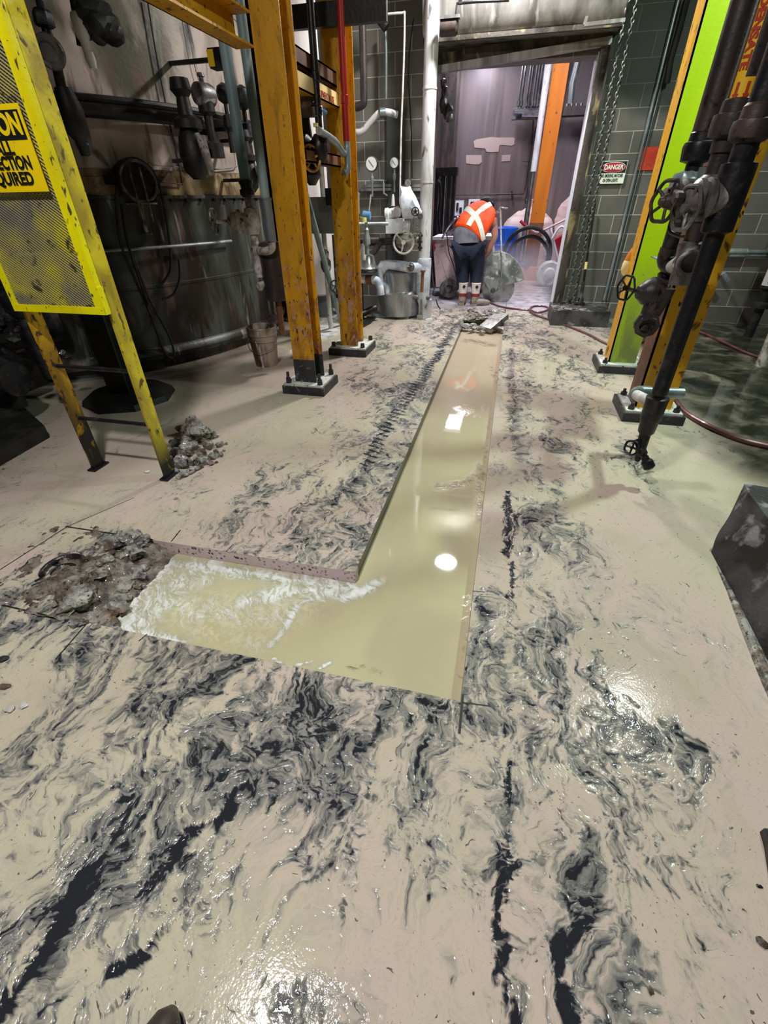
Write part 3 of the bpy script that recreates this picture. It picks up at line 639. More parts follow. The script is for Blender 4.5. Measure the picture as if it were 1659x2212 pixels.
# crooked steel bottom bar of the raised door, and the jambs
lb = MB(); a = Vector((-1.24,7.62,2.79)); b = Vector((.80,7.62,2.93))
lb.beam(a, b, .08, .07, up=(0,0,1)); struct('trim_8', lb, 'hood')
struct('trim_9', MB().beam(a+Vector((0,.03,.09)), b+Vector((0,.03,.09)), .06, .10, up=(0,0,1)), 'jamb')
struct('trim_10', MB().box((DX1,7.60,0),(DX1+.11,7.70,2.9)).box((DX1+.09,7.52,0),(DX1+.11,7.6,2.9)), 'jamb')
struct('trim_11', MB().box((DX1-.012,7.66,0),(DX1,8.0,2.86)), 'whitebright')
struct('trim_12', MB().box((DX0-.02,7.62,0),(DX0+.06,8.0,2.8)), 'jamb')

# ================================================================== LEFT SIDE
# ---- yellow ladder with mesh guard
T = Thing('guarded_ladder', 'yellow steel ladder closed off by a tall yellow mesh guard panel', 'ladder', (-2.30,2.17,0))
for x in (-2.585, -2.02):
    r_ = T.part('rail', MB().box((x-.008,2.12,0),(x+.008,2.215,3.4)), 'railyel2' if x > -2.3 else 'railyel')
    T.part('foot', MB().box((x-.010,2.118,0),(x+.010,2.217,.03)).box((x-.03,2.10,0),(x+.03,2.235,.012)), 'black', parent=r_)
for k in range(10): T.part('rung', MB().cyl((-2.585,2.175,.36+.335*k),(-2.02,2.175,.36+.335*k),.0125,n=10), 'black')
px0, px1, pz0, pz1, py_ = -2.60, -2.01, 1.02, 3.2, 2.095
fr = T.part('guard_frame', MB().box((px0,py_-.012,pz0),(px0+.035,py_+.02,pz1)).box((px1-.05,py_-.012,pz0),(px1,py_+.02,pz1)).box((px0,py_-.013,pz0),(px1,py_+.02,pz0+.035)).box((px0,py_-.013,pz1-.035),(px1,py_+.02,pz1)), 'brightyel')
MT['expmetal'] = mat('guard_mesh_metal', (170,162,96), .5, 0, [((210,200,40),2.4,.5,.64,one,6,.5),((128,124,112),3.5,.46,.62,one,8,.5),((64,60,54),18,.60,.70,one,6,.4)])
T.part('guard_bracket', MB().box((-2.062,2.085,1.02),(-2.005,2.118,1.15)), 'brightyel', parent=fr)
mm = MB(); sp_ = .0125
def clipseg(c, d, x0, x1, z0, z1):
    t0, t1 = -1e9, 1e9
    for o_, dd, lo, hi in ((c[0],d[0],x0,x1),(c[1],d[1],z0,z1)):
        ta, tb = (lo-o_)/dd, (hi-o_)/dd; t0 = max(t0, min(ta,tb)); t1 = min(t1, max(ta,tb))
    return (t0, t1) if t1 > t0 else None
for sgn in (1,-1):
    d = (math.cos(.62), sgn*math.sin(.62)); nrm = (-d[1], d[0])
    for k in range(-220, 221):
        c = ((px0+px1)/2+nrm[0]*k*sp_, (pz0+pz1)/2+nrm[1]*k*sp_)
        r_ = clipseg(c, d, px0+.03, px1-.045, pz0+.03, pz1-.03)
        if r_:
            a = Vector((c[0]+d[0]*r_[0], py_+.004*sgn, c[1]+d[1]*r_[0])); b = Vector((c[0]+d[0]*r_[1], py_+.004*sgn, c[1]+d[1]*r_[1]))
            mm.beam(a, b, .0062, .002, up=(0,1,0))
T.part('mesh_panel', mm, 'expmetal', smooth=0)
T = Thing('caution_sign', 'yellow caution sign reading fall protection required, on the ladder guard', 'sign', (-2.26,2.07,1.54))
sx0, sx1, sz0, sz1 = -2.46, -2.075, 1.545, 1.845; yy = 2.068
T.part('sign_plate', MB().box((sx0,yy,sz0),(sx1,yy+.004,sz1)), 'signyel', smooth=0)
T.part('header', MB().box((sx0+.02,yy-.0015,1.728),(sx1-.012,yy,1.826)), 'signblk', smooth=0)
R_, U_ = (1,0,0), (0,0,1)
text(T, 'lettering', 'CAUTION', .098, (-2.272,yy-.002,1.777), R_, U_, 'signyel', .004, squeeze=.80)
for s_, z_, x_, q_ in (('FALL',1.700,-2.245,.95),('PROTECTION',1.648,-2.272,.80),('REQUIRED',1.592,-2.272,.92)):
    text(T, 'lettering', s_, .064, (x_,yy-.002,z_), R_, U_, 'signblk', .0022, squeeze=q_)

# ---- rubble heap by the ladder: one top-level rock each
rocks_done = 0
def rocks(spec, label_f, group, mname, name='concrete_chunk', cat='rubble'):
    for i, (px, py, r, lift) in enumerate(spec):
        c = F(px, py); c.z = r*.45+lift
        single(name, MB().rock(c, r, seed=int(px*7+py), sub=3 if r > .05 else 2, flat=.8, rough=.45), mname, label_f if i else 'largest grey concrete chunk of the heap at the ladder foot', cat, (c.x,c.y,0), group if i else None, smooth=30)
rocks([(430,955,.115,.05),(392,1008,.075,0),(405,985,.065,.03),(385,985,.05,0),(408,960,.055,.02),(450,968,.05,0),(462,945,.045,0),(475,965,.035,0),(430,1003,.04,0),(445,1000,.035,0),(412,1022,.035,0),(398,1028,.03,0),
       (460,990,.04,0),(476,985,.028,0),(424,1015,.03,0),(388,1033,.022,0),(404,940,.03,0),(456,1004,.022,0),(370,1000,.03,0),(440,940,.03,.02),(398,940,.045,.03),(418,940,.05,.08),(438,985,.04,.01),(420,975,.045,.04),(380,965,.04,.02),(372,980,.03,0),(448,952,.04,.03),(468,978,.022,0),(415,1005,.03,.02),(400,1000,.035,.05),(436,1010,.02,0),(484,975,.015,0),(490,960,.014,0),(380,1020,.025,0),(365,1022,.02,0),(430,965,.05,.10),(425,930,.02,.0),(468,1000,.014,0)],
      'smaller grey concrete chunk in the heap at the right foot of the ladder', 'concrete chunks heaped by the ladder foot', 'rock')

# ---- dark column and plinth behind the ladder
c = F(266,868); c = Vector((c.x, c.y+.1, 0))
T = Thing('steel_column', 'grimy black steel column standing behind the yellow ladder', 'column', c)
T.part('plinth', MB().lathe((c.x,c.y,0),(0,0,1),[(0,.40),(.05,.38),(.08,.30),(.085,.05)],8), 'dark')
T.part('shaft', MB().hsec(c.x, c.y, .08, 6.4, .22, .22), 'dark', smooth=0)

# ---- black pump on its plinth, far left
b = F(40,930); bx_, by_ = -3.85, 2.42
T = Thing('pump', 'grimy black pump on a concrete plinth at the left edge behind the ladder', 'pump', (bx_,by_,0))
q0, q1, q2, q3 = F(108,942), F(0,992), F(85,898), F(-250,1050)
T.part('plinth', MB().prism([F(108,945),F(60,900),F(-260,960),F(-300,1180)], (0,0,.10)), 'dark')
T.part('casing', MB().lathe((-4.6,2.62,.38),(1,.05,0),[(0,.16),(.1,.27),(.35,.30),(.6,.29),(.8,.22),(.92,.14),(.98,.13),(1.0,.05)],28), 'black')
T.part('flange', flange_mb((-3.95,2.62,.38),(1,.05,0),.31,.03,10), 'black')
T.part('motor', MB().lathe((-4.2,2.95,.62),(.2,1,0),[(0,.12),(.03,.2),(.6,.2),(.66,.12)],22), 'black')
T.part('bearing_bracket', MB().box((-4.1,2.5,.10),(-3.8,2.8,.25)).box((-4.3,2.9,.10),(-4.1,3.3,.45)), 'dark')
v_ = T.part('valve_body', MB().lathe((-3.62,2.95,.78),(0,0,1),[(0,.06),(.05,.10),(.16,.11),(.2,.07),(.30,.06),(.32,.09),(.36,.09),(.38,.03)],18).cyl((-3.62,2.95,.3),(-3.62,2.95,.8),.05), 'black')
T.part('lever', MB().beam((-3.60,2.93,1.12),(-3.76,2.88,1.42),.018,.008), 'castgrey', parent=v_)
lump = MB()
for i in range(18):
    rnd = random.Random(i); lump.rock((-3.9+rnd.uniform(-.35,.35),2.9+rnd.uniform(-.15,.25),.55+rnd.uniform(-.12,.2)), rnd.uniform(.05,.09), i, 1)
T.part('grease_lump', lump, 'wetblack', kind='stuff')
single('electrical_panel', MB().box((-6.0,4.0,.75),(-5.2,4.1,2.0)).box((-5.9,3.97,.85),(-5.3,4.0,1.9)), 'bluedirty', 'blue metal cabinet seen past the left edge of the ladder guard', 'cabinet', (-5.6,4.0,.75), smooth=0)
single('cabinet_stand', MB().box((-5.9,4.0,0),(-5.85,4.1,.75)).box((-5.35,4.0,0),(-5.3,4.1,.75)), 'brown', 'rusty brown stand under the blue cabinet at the far left', 'stand', (-5.6,4.0,0), smooth=0)

# ---- the large stained tank
TCX, TCY, TR = -5.55, 5.75, 2.5
def TK(px, py, off=0.0):
    """point where the pixel's ray meets the tank shell (radius + off)"""
    d = ray(px, py); ox, oy = -TCX, -TCY; A_ = d.x*d.x+d.y*d.y; B_ = 2*(d.x*ox+d.y*oy); C_ = ox*ox+oy*oy-(TR+off)**2
    q = B_*B_-4*A_*C_; t = (-B_-math.sqrt(max(q,0)))/(2*A_); return Vector((d.x*t, d.y*t, CH+d.z*t))
def arc(z, r, a0, a1, n=60): return [Vector((TCX+math.cos(a)*r, TCY+math.sin(a)*r, z)) for a in np.linspace(a0, a1, n)]
T = Thing('storage_tank', 'huge round stained steel tank filling the left background', 'tank', (TCX,TCY,0))
T.part('base_ring', MB().lathe((TCX,TCY,0),(0,0,1),[(0,TR-.05),(.07,TR-.05),(.10,TR+.03),(.15,TR+.05),(.2,TR+.03),(.22,TR)],128,False), 'tank_low')
T.part('lower_shell', MB().lathe((TCX,TCY,.2),(0,0,1),[(0,TR),(.58,TR),(.585,TR+.006),(.61,TR+.006),(.615,TR),(1.32,TR),(1.325,TR+.02),(1.35,TR+.02),(1.352,TR)],128,False), 'tank_low', 'dark rust-stained lower shell')
T.part('middle_band', MB().lathe((TCX,TCY,1.55),(0,0,1),[(0,TR-.006),(.14,TR-.006),(.142,TR-.012),(.2,TR-.012)],128,False), 'tank_band', 'tan insulation band')
T.part('upper_shell', MB().lathe((TCX,TCY,1.74),(0,0,1),[(0,TR-.012),(1.3,TR-.012),(1.302,TR-.004),(4.6,TR-.004)],128,False), 'tank_up', 'pale brown stained upper shell')
bo = MB()
for a in np.linspace(-1.6, .1, 26): bo.cyl((TCX+math.cos(a)*(TR),TCY+math.sin(a)*(TR),1.51),(TCX+math.cos(a)*(TR+.03),TCY+math.sin(a)*(TR+.03),1.51),.014,n=6)
T.part('seam_bolts', bo, 'dark', kind='stuff')
single('handrail_pipe', MB().tube(arc(1.135, TR+.06, -1.9, -.2), .014, 8), 'galv', 'thin pale pipe running round the tank at waist height', 'pipe', (TCX+1.2,TCY-2.2,1.13))
single('header_pipe', MB().tube(arc(2.12, TR+.10, -1.9, .1), .050, 10).tube(arc(2.20, TR+.06, -1.9, .1), .03, 8), 'dark', 'thick black header pipe running round the tank above head height', 'pipe', (TCX+1.2,TCY-2.2,2.1))
for i, (pts, r, m_, lb_) in enumerate([([(318,0),(345,160),(385,355),(394,400)], .006, 'black', 'thin black conduit running down the tank, bending left near the hose reel'),
        ([(396,0),(420,140),(432,180)], .0035, 'castgrey', 'hair-thin cable hanging down the upper tank shell'),
        ([(305,355),(375,360),(398,364)], .004, 'castgrey', 'thin pale conduit running level across the tank above the hose reel'),
        ([(396,362),(450,366),(505,362),(514,350),(510,310)], .005, 'castgrey', 'pale conduit with a rounded corner on the tank beside the two blue-grey pipes'),
        ([(330,393),(372,395),(393,397),(398,385)], .006, 'brown', 'brown conduit running level on the tan band of the tank')]):
    pp = [TK(a, b_, .02) for a, b_ in pts]; single('conduit', MB().tube(pp, r, 6, smooth=6), m_, lb_, 'conduit', pp[-1])
# wall-mounted reel with hose loops
c = TK(296,392,.12); nrm = Vector((c.x-TCX,c.y-TCY,0)).normalized(); tn = Vector((-nrm.y, nrm.x, 0))
T = Thing('hose_reel', 'black round reel with hoses looped down the tank side', 'hose reel', (c.x,c.y,0))
T.part('drum', MB().lathe(c-nrm*.09, nrm, [(0,.17),(.015,.17),(.02,.12),(.10,.12),(.105,.175),(.12,.175),(.125,.05)],28), 'black')
T.part('face_ring', MB().torus(c+nrm*.04, nrm, .15, .014, 30, 6), 'castgrey')
T.part('cage', MB().beam(c+nrm*.06+tn*.03+Vector((0,0,.1)), c+nrm*.06+tn*.03-Vector((0,0,.3)), .012,.012).beam(c+nrm*.06-tn*.06+Vector((0,0,.1)), c+nrm*.06-tn*.06-Vector((0,0,.3)), .012,.012), 'castgrey')
c2 = TK(306,440,.1); T.part('shelf_plate', MB().box(c2-Vector((.13,.05,.006)), c2+Vector((.13,.05,.006))), 'tank_band')
c3 = TK(318,505,.06); T.part('nozzle', MB().cyl(TK(300,450,.06), c3, .02, n=10).cyl(c3-Vector((0,0,.01)), c3+Vector((0,0,.005)), .05, n=16), 'castgrey')
T.part('side_box', MB().box(TK(240,388,.1)-Vector((.05,.03,.035)), TK(240,388,.1)+Vector((.05,.03,.035))), 'dark')
for i, (pts, r) in enumerate([([(300,352),(330,370),(352,430),(366,520),(368,580),(352,610),(338,618)], .013), ([(252,400),(252,460),(262,530),(290,600),(325,680),(355,760),(372,773),(375,755),(360,715),(325,650),(290,560)], .012),
                             ([(262,440),(275,520),(300,600),(320,660)], .012), ([(386,560),(388,600),(375,635),(350,646)], .012)]):
    T.part('hose', MB().tube([TK(a, b_, .05+.02*i) for a, b_ in pts], r, 8, smooth=8), 'rubber' if i != 1 else 'brownpipe')
# dark valves hanging before the tank, silhouettes against the pale shell
def tank_valve(px, py, s, label, kind):
    c = TK(px, py, .35); nrm = Vector((c.x-TCX,c.y-TCY,0)).normalized(); tn = Vector((-nrm.y,nrm.x,0)); up = Vector((0,0,1))
    T = Thing('valve', label, 'valve', c)
    if kind == 'drum':      # horizontal-cap pressure switch on legs
        T.part('cap', MB().lathe(c-tn*.07*s, tn, [(0,.03*s),(.01*s,.06*s),(.03*s,.065*s),(.11*s,.065*s),(.13*s,.06*s),(.14*s,.03*s)],20), 'castgrey')
        T.part('body', MB().lathe(c-up*.02*s, -up, [(0,.055*s),(.07*s,.055*s),(.09*s,.03*s),(.22*s,.028*s),(.24*s,.07*s),(.32*s,.07*s)],18), 'dark')
        T.part('top_knob', MB().lathe(c+up*.06*s, up, [(0,.015*s),(.03*s,.015*s),(.032*s,.025*s),(.05*s,.02*s)],12), 'castgrey')
    elif kind == 'bulb':
        T.part('bulb', MB().lathe(c-up*.05*s, up, [(0,.02*s),(.02*s,.05*s),(.06*s,.06*s),(.10*s,.045*s),(.12*s,.01*s)],18), 'dark')
        T.part('stem', MB().lathe(c-up*.05*s, -up, [(0,.015*s),(.06*s,.015*s),(.07*s,.035*s),(.14*s,.04*s),(.17*s,.02*s),(.30*s,.025*s)],14), 'dark')
    else:
        T.part('bonnet', MB().lathe(c+up*.16*s, -up, [(0,.05*s),(.05*s,.06*s),(.08*s,.035*s),(.16*s,.045*s),(.18*s,.08*s),(.22*s,.08*s)],18), 'dark')
        T.part('body', MB().lathe(c-up*.06*s, -up, [(0,.05*s),(.04*s,.07*s),(.12*s,.085*s),(.2*s,.07*s),(.24*s,.03*s)],20), 'dark')
        T.part('nipple', MB().cyl(c-up*.10*s+nrm*.10*s, c-up*.28*s+nrm*.14*s, .028*s, .018*s), 'encrust')
    T.part('support_arm', MB().beam(c-up*.2*s, c-up*.2*s-nrm*.34, .03, .03), 'dark')
tank_valve(402,250,1.5,'black valve with a pale outlet hanging before the tank, left of the pale-capped switch','body')
tank_valve(441,205,1.3,'pale-capped pressure switch on black legs before the upper tank','drum')
tank_valve(484,205,1.2,'small black bulb-topped fitting just left of the nearer blue-grey pipe','bulb')
tank_valve(524,215,1.5,'grey bulb-topped valve between the two blue-grey pipes','bulb')
tank_valve(532,330,1.1,'small dark valve between the two blue-grey pipes, lowest of the valves there','body')
# top left hanging fittings
for (pts, wd, label, m2) in (([(85,0),(93,40),(105,80),(120,130),(135,200),(140,260)], .03, 'black hanging valve chain near the ladder top', 'black'),
                        ([(160,0),(168,45),(180,100)], .035, 'pale nozzle on a black drooping gland at the top left', 'dark')):
    y0 = 3.3; pp = [P(a, b_, y0) for a, b_ in pts]; T = Thing('hanging_fitting', label, 'fitting', pp[-1])
    T.part('stem', MB().tube(pp, [wd*.7 if i < 2 else wd*1.0 for i in range(len(pp))], 12), m2)
    if wd < .033:
        T.part('union', MB().lathe(pp[1]-Vector((0,0,.04)), (0.1,0,1), [(0,.04),(.01,.055),(.06,.055),(.08,.04)],6), 'black')
        T.part('round_face', MB().lathe(P(108,112,3.25), (.35,-.9,-.2), [(-.03,.075),(0,.085),(.02,.08),(.025,.05),(.04,.04),(.045,.01)],24), 'castgrey')
        T.part('lever', MB().beam(P(142,285,3.3), P(190,312,3.3), .018, .008), 'bluedirty')
        T.part('lower_body', MB().lathe(P(136,190,3.3), (0.05,0,-1), [(0,.05),(.1,.075),(.22,.07),(.26,.04),(.34,.03)],14), 'dark')
    else:
        T.part('nozzle', MB().lathe(P(163,28,3.25), (.12,-.05,-1), [(0,.03),(.02,.036),(.10,.036),(.12,.026),(.2,.028),(.24,.02)],16), 'white')
        mb = MB()
        for i, (a, b_, r_) in enumerate(((205,30,.10),(225,55,.10),(245,75,.07),(195,70,.06),(215,80,.05))): mb.rock(P(a,b_,3.3), r_, 30+i, 2, rough=.25)
        T.part('gland', mb, 'dark')

c = P(472,128,4.6); T = Thing('lamp_box', 'small black box with a yellow side beside the nearer blue-grey pipe, high up', 'box', c)
T.part('box_body', MB().box(c-Vector((.06,.05,.06)),c+Vector((.07,.05,.06))), 'black'); T.part('yellow_side', MB().box(c-Vector((.065,.055,.05)),c+Vector((-.01,-.05,.05))), 'labelyel'); T.part('support_arm', MB().beam(c,c+Vector((-.9,.5,.1)),.03,.03), 'dark')
# ---- two blue-grey pipes, the encrusted valve and the black float pot
pA = P(556,560,4.4); pB = P(574,430,4.3)
T = Thing('standpipe', 'blue-grey standpipe left of the near yellow column, with the encrusted white gate valve', 'pipe', (pA.x,pA.y,.9))
x, y = pA.x, pA.y; zt = P(535,405,4.4).z; zv = P(548,478,4.4).z
T.part('upper_pipe', MB().cyl((x,y,zt+.04),(x,y,5.0),.044,n=20), 'bluepipe')
T.part('union', MB().lathe((x,y,zt-.07),(0,0,1),[(0,.045),(.02,.062),(.055,.062),(.06,.05),(.09,.05),(.095,.06),(.12,.06),(.125,.045)],16), 'black')
T.part('lower_pipe', MB().cyl((x,y,zt-.07),(x,y,zv-.45),.032,n=16).lathe((x,y,zv-.42),(0,0,1),[(0,.036),(.03,.045),(.08,.045),(.10,.034),(.16,.034),(.18,.044),(.24,.044),(.26,.034)],14), 'encrust')
vb = T.part('valve_body', MB().lathe((x,y,zv-.1),(0,0,1),[(0,.05),(.03,.055),(.07,.075),(.13,.075),(.17,.055),(.2,.05)],18).lathe((x-.02,y,zv),(-1,-.25,0),[(0,.05),(.06,.07),(.07,.095),(.10,.095),(.11,.075),(.15,.07),(.19,.04)],18), 'encrust', 'white encrusted gate valve')
st_ = T.part('stem', MB().cyl((x-.2,y-.05,zv),(x-.34,y-.085,zv),.016,n=10), 'encrust', parent=vb)
T.part('handwheel', wavy_wheel_mb((x-.33,y-.082,zv),(-1,-.25,0),.10,.009), 'castgrey', parent=vb)
T.part('drain_lump', MB().rock((x+.01,y-.02,zv-.52),.065,4,2,rough=.3), 'encrust', 'rust-pink crusted drain')
T = Thing('standpipe', 'second blue-grey standpipe, right beside the near yellow column, ending in an elbow', 'pipe', (pB.x,pB.y,.9))
x2, y2 = pB.x, pB.y; ze = P(586,535,4.3).z
T.part('upper_pipe', MB().cyl((x2,y2,ze+.35),(x2,y2,5.0),.038,n=20), 'bluepipe')
T.part('sleeve', MB().cyl((x2,y2,ze+.05),(x2,y2,ze+.37),.046,n=20).torus((x2,y2,ze+.36),(0,0,1),.046,.006,20,6), 'galv')
T.part('elbow', MB().tube([(x2,y2,ze+.08),(x2,y2,ze+.01),(x2-.03,y2,ze-.02),(x2-.10,y2+.01,ze-.03),(x+.03,y,ze-.03)], .034, 12, smooth=4), 'encrust')
c = P(592,585,4.45)
T = Thing('float_pot', 'black cylindrical float pot hanging left of the near yellow column', 'vessel', (c.x,c.y,.45))
zt_, zb_ = P(580,520,4.45).z, P(600,650,4.45).z
T.part('pot', MB().lathe((c.x,c.y,zb_),(0,0,1),[(0,.04),(.01,.10),(.03,.115),(zt_-zb_-.03,.115),(zt_-zb_-.01,.10),(zt_-zb_,.04)],24), 'brownpipe')
T.part('drain_pipe', MB().cyl((c.x,c.y,zb_),(c.x,c.y,.36),.03,n=14), 'brown')
c = F(577,787); 
T = Thing('bucket', 'brown-stained white plastic bucket on the floor left of the near yellow column', 'bucket', (c.x,c.y,0))
T.part('body', MB().lathe((c.x,c.y,0),(0,0,1),[(0,.02),(0,.118),(.02,.122),(.26,.145),(.265,.155),(.28,.155),(.285,.148),(.32,.15),(.325,.16),(.34,.16),(.345,.152),(.385,.156),(.395,.163),(.405,.158),(.40,.150),(.1,.13),(.09,.01)],28,False), 'bucket')
T.part('handle', MB().tube([(c.x-.16,c.y,.31),(c.x-.13,c.y-.10,.20),(c.x,c.y-.165,.16),(c.x+.13,c.y-.10,.20),(c.x+.16,c.y,.31)], .004, 6, smooth=6), 'steel')

# ---- the two left H columns with their base plates
def h_column(x, y, label, m_, w=.2, d=.22, half=.205, zt=6.4, bolts_h=.10, plate_top='grout'):
    T = Thing('steel_column', label, 'column', (x,y,0))
    T.part('plinth', MB().prism([(x-half,y-half,0),(x+half,y-half,0),(x+half,y+half,0),(x-half,y+half,0)],(0,0,.075)), 'base')
    T.part('base_plate', MB().prism([(x-half+.015,y-half+.015,.075),(x+half-.015,y-half+.015,.075),(x+half-.015,y+half-.015,.075),(x-half+.015,y+half-.015,.075)],(0,0,.018)), plate_top)
    for sx in (-1,1):
        for sy in (-1,1):
            bx, by = x+sx*(half-.05), y+sy*(half-.05)
            T.part('anchor_bolt', MB().cyl((bx,by,.093),(bx,by,.093+bolts_h),.014,n=10).lathe((bx,by,.093),(0,0,1),[(0,.026),(.026,.026)],6).lathe((bx,by,.12),(0,0,1),[(0,.024),(.02,.024)],6), 'base')
    return T
T = h_column(-1.72, 3.97, 'near left yellow steel column, rust-speckled, with a black foot', 'rustyellow')
T.part('shaft', MB().hsec(-1.72,3.97,.30,6.4,.205,.22), 'rustyellow', smooth=0)
T.part('shaft_foot', MB().hsec(-1.72,3.97,.093,.30,.207,.222), 'base', 'blackened foot of the column', smooth=0)
T = h_column(-1.70, 5.28, 'far left yellow steel column, between the red pipe and the block wall', 'yellow', bolts_h=.05, half=.225)
T.part('shaft', MB().hsec(-1.70,5.28,.093,6.4,.205,.24), 'rustyellow', smooth=0)
# beams along the columns
def ybeam(px0_, py0_, y0, px1_, py1_, y1, h, w, m_, name, label, ch=True):
    a, b = P(px0_,py0_,y0), P(px1_,py1_,y1); z = (a.z+b.z)/2; x = (a.x+b.x)/2; a = Vector((x,y0,z)); b = Vector((x,y1,z))
    mb = MB().box((x-.006,y0,z-h/2),(x+.006,y1,z+h/2))
    if ch: mb.box((x-w,y0,z-h/2),(x+.006,y1,z-h/2+.012)).box((x-w,y0,z+h/2-.012),(x+.006,y1,z+h/2))
    return single(name, mb, m_, label, 'beam', a, smooth=0), a, b
za = P(560,62,3.86).z
single('steel_beam', MB().box((-1.95,2.6,za-.085),(-1.94,3.86,za+.085)).box((-1.95,2.6,za+.073),(-1.82,3.86,za+.085)).box((-1.95,2.6,za-.085),(-1.82,3.86,za-.073)), 'yellow', 'yellow channel beam running forward from the near left column, at the top edge', 'beam', (-1.9,3.2,za-.085), smooth=0)
_, a, b = ybeam(625,165,4.08,732,215,5.16,.10,.10,'yellow','steel_beam','yellow channel beam with a pale warning label, joining the two left columns')
Tl = Thing('warning_label', 'pale yellow label with red lettering stuck on the beam between the left columns', 'label', (a.x+.01,4.95,b.z-.04))
Tl.part('sheet', MB().box((a.x+.0065,4.10,a.z-.042),(a.x+.0085,5.13,a.z+.046)), 'labelpale', smooth=0)
text(Tl, 'lettering', 'EQUIPMENT IN USE', .060, (a.x+.0095,4.80,a.z-.02), (0,1,0), (0,0,1), 'labelred', .001, squeeze=.80)
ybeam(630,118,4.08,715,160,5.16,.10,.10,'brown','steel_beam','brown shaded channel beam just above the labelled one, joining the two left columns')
z_ = P(700,28,5.0).z
single('steel_beam', MB().box((-2.3,5.02,z_-.07),(-1.2,5.08,z_+.07)), 'dark', 'dark beam crossing level behind the black pipe at the top of the left columns', 'beam', (-1.7,5.05,z_-.07), smooth=0)
_, a, b = ybeam(655,348,4.3,742,338,5.16,.09,.10,'brown','steel_beam','short brown beam below the valve cluster between the left columns')
# red and black pipes
def vpipe(name, px, py, y, z0, z1, r, m_, label, couplings=(), group=None, lean=None):
    p = P(px,py,y); T = Thing(name, label, 'pipe', (p.x,p.y,z0), group)
    T.part('pipe_run', MB().cyl((p.x,p.y,z0),(p.x,p.y,z1),r,n=20), m_)
    for z in couplings: T.part('coupling', MB().lathe((p.x,p.y,z-.03),(0,0,1),[(0,r*1.02),(.005,r*1.25),(.055,r*1.25),(.06,r*1.02)],18), m_)
    return T, p
T, p = vpipe('fire_pipe', 744,200,5.02,P(747,305,5.02).z,5.2,.030,'redpipe','bright red vertical pipe on the far left column',(P(744,215,5.02).z,))
zr = P(747,305,5.02).z
T.part('elbow', MB().tube([(p.x,p.y,zr+.02),(p.x,p.y,zr-.05),(p.x-.02,p.y-.05,zr-.09),(p.x-.03,p.y-.25,zr-.02),(p.x-.04,p.y-.60,zr+.02)], .028, 12, smooth=4), 'galv')
T.part('tail_elbow', MB().tube([(p.x,p.y,zr-.05),(p.x,p.y,zr-.19),(p.x-.03,p.y-.03,zr-.23)], .030, 12, smooth=4), 'galv')
T, p = vpipe('black_pipe', 684,200,4.55,P(690,300,4.55).z,5.2,.027,'black','black vertical pipe hanging between the two left columns',(P(684,165,4.55).z,P(688,240,4.55).z))
# valve cluster between the columns
c = P(690,310,4.55)
T = Thing('valve_cluster', 'dark cluster of valves between the two left columns, with a tan handwheel', 'valve', c)
T.part('body', MB().lathe((c.x,c.y,c.z+.06),(0,0,-1),[(0,.04),(.03,.06),(.08,.075),(.14,.06),(.18,.04)],16).lathe((c.x-.22,c.y,c.z-.02),(1,0,0),[(0,.06),(.04,.085),(.12,.085),(.16,.05),(.3,.045)],16), 'black')
T.part('lower_valve', MB().lathe((c.x-.10,c.y+.02,c.z-.12),(0,0,-1),[(0,.04),(.03,.07),(.09,.08),(.13,.05),(.16,.03)],16), 'black')
T.part('handwheel', wheel_mb(P(672,342,4.45),(.8,-.6,.1),.085,.011), 'beigewheel', 'tan handwheel')
T.part('grey_head', MB().lathe(P(663,238,4.6),(0,0,1),[(0,.02),(.01,.09),(.04,.095),(.07,.08),(.11,.05),(.12,.01)],20).box(P(668,243,4.55)-Vector((.05,.03,.03)),P(668,243,4.55)+Vector((.08,.03,.03))), 'castgrey', 'grey actuator head')
T.part('yoke', MB().cyl(P(660,250,4.6),P(668,300,4.6),.03,n=12).cyl(P(650,215,4.65),P(655,300,4.65),.04,n=12), 'dark')
T.part('blue_tip', MB().cyl(P(697,238,4.5),P(706,244,4.5),.012,n=8), 'bluecap')
T.part('yellow_clip', MB().box(P(682,270,4.5)-Vector((.018,.01,.012)),P(682,270,4.5)+Vector((.018,.01,.012))), 'yelcap')
T = Thing('actuator_dome', 'black domed actuator against the pale vessel, above the tan handwheel', 'valve', P(648,200,4.9))
T.part('dome', MB().lathe(P(650,215,4.9),(0,0,1),[(0,.05),(.01,.13),(.04,.14),(.06,.13),(.08,.135),(.12,.11),(.16,.05),(.17,.01)],22), 'black')
T.part('pipe', MB().cyl(P(650,215,4.9),P(655,300,4.9),.04,n=12), 'black')
# pale vessel seen between the columns
T = Thing('pale_vessel', 'tall pale pink-white vessel seen between the two left columns', 'tank', (-2.80,7.05,0))
T.part('shell', MB().lathe((-2.80,7.05,.35),(0,0,1),[(0,.40),(.03,.47),(5.6,.47)],48), 'palevessel')
for k in range(3):
    a = -PI/2+k*2*PI/3; T.part('leg', MB().cyl((-2.80+.36*math.cos(a),7.05+.36*math.sin(a),0),(-2.80+.36*math.cos(a),7.05+.36*math.sin(a),.36),.035,n=12), 'castgrey')
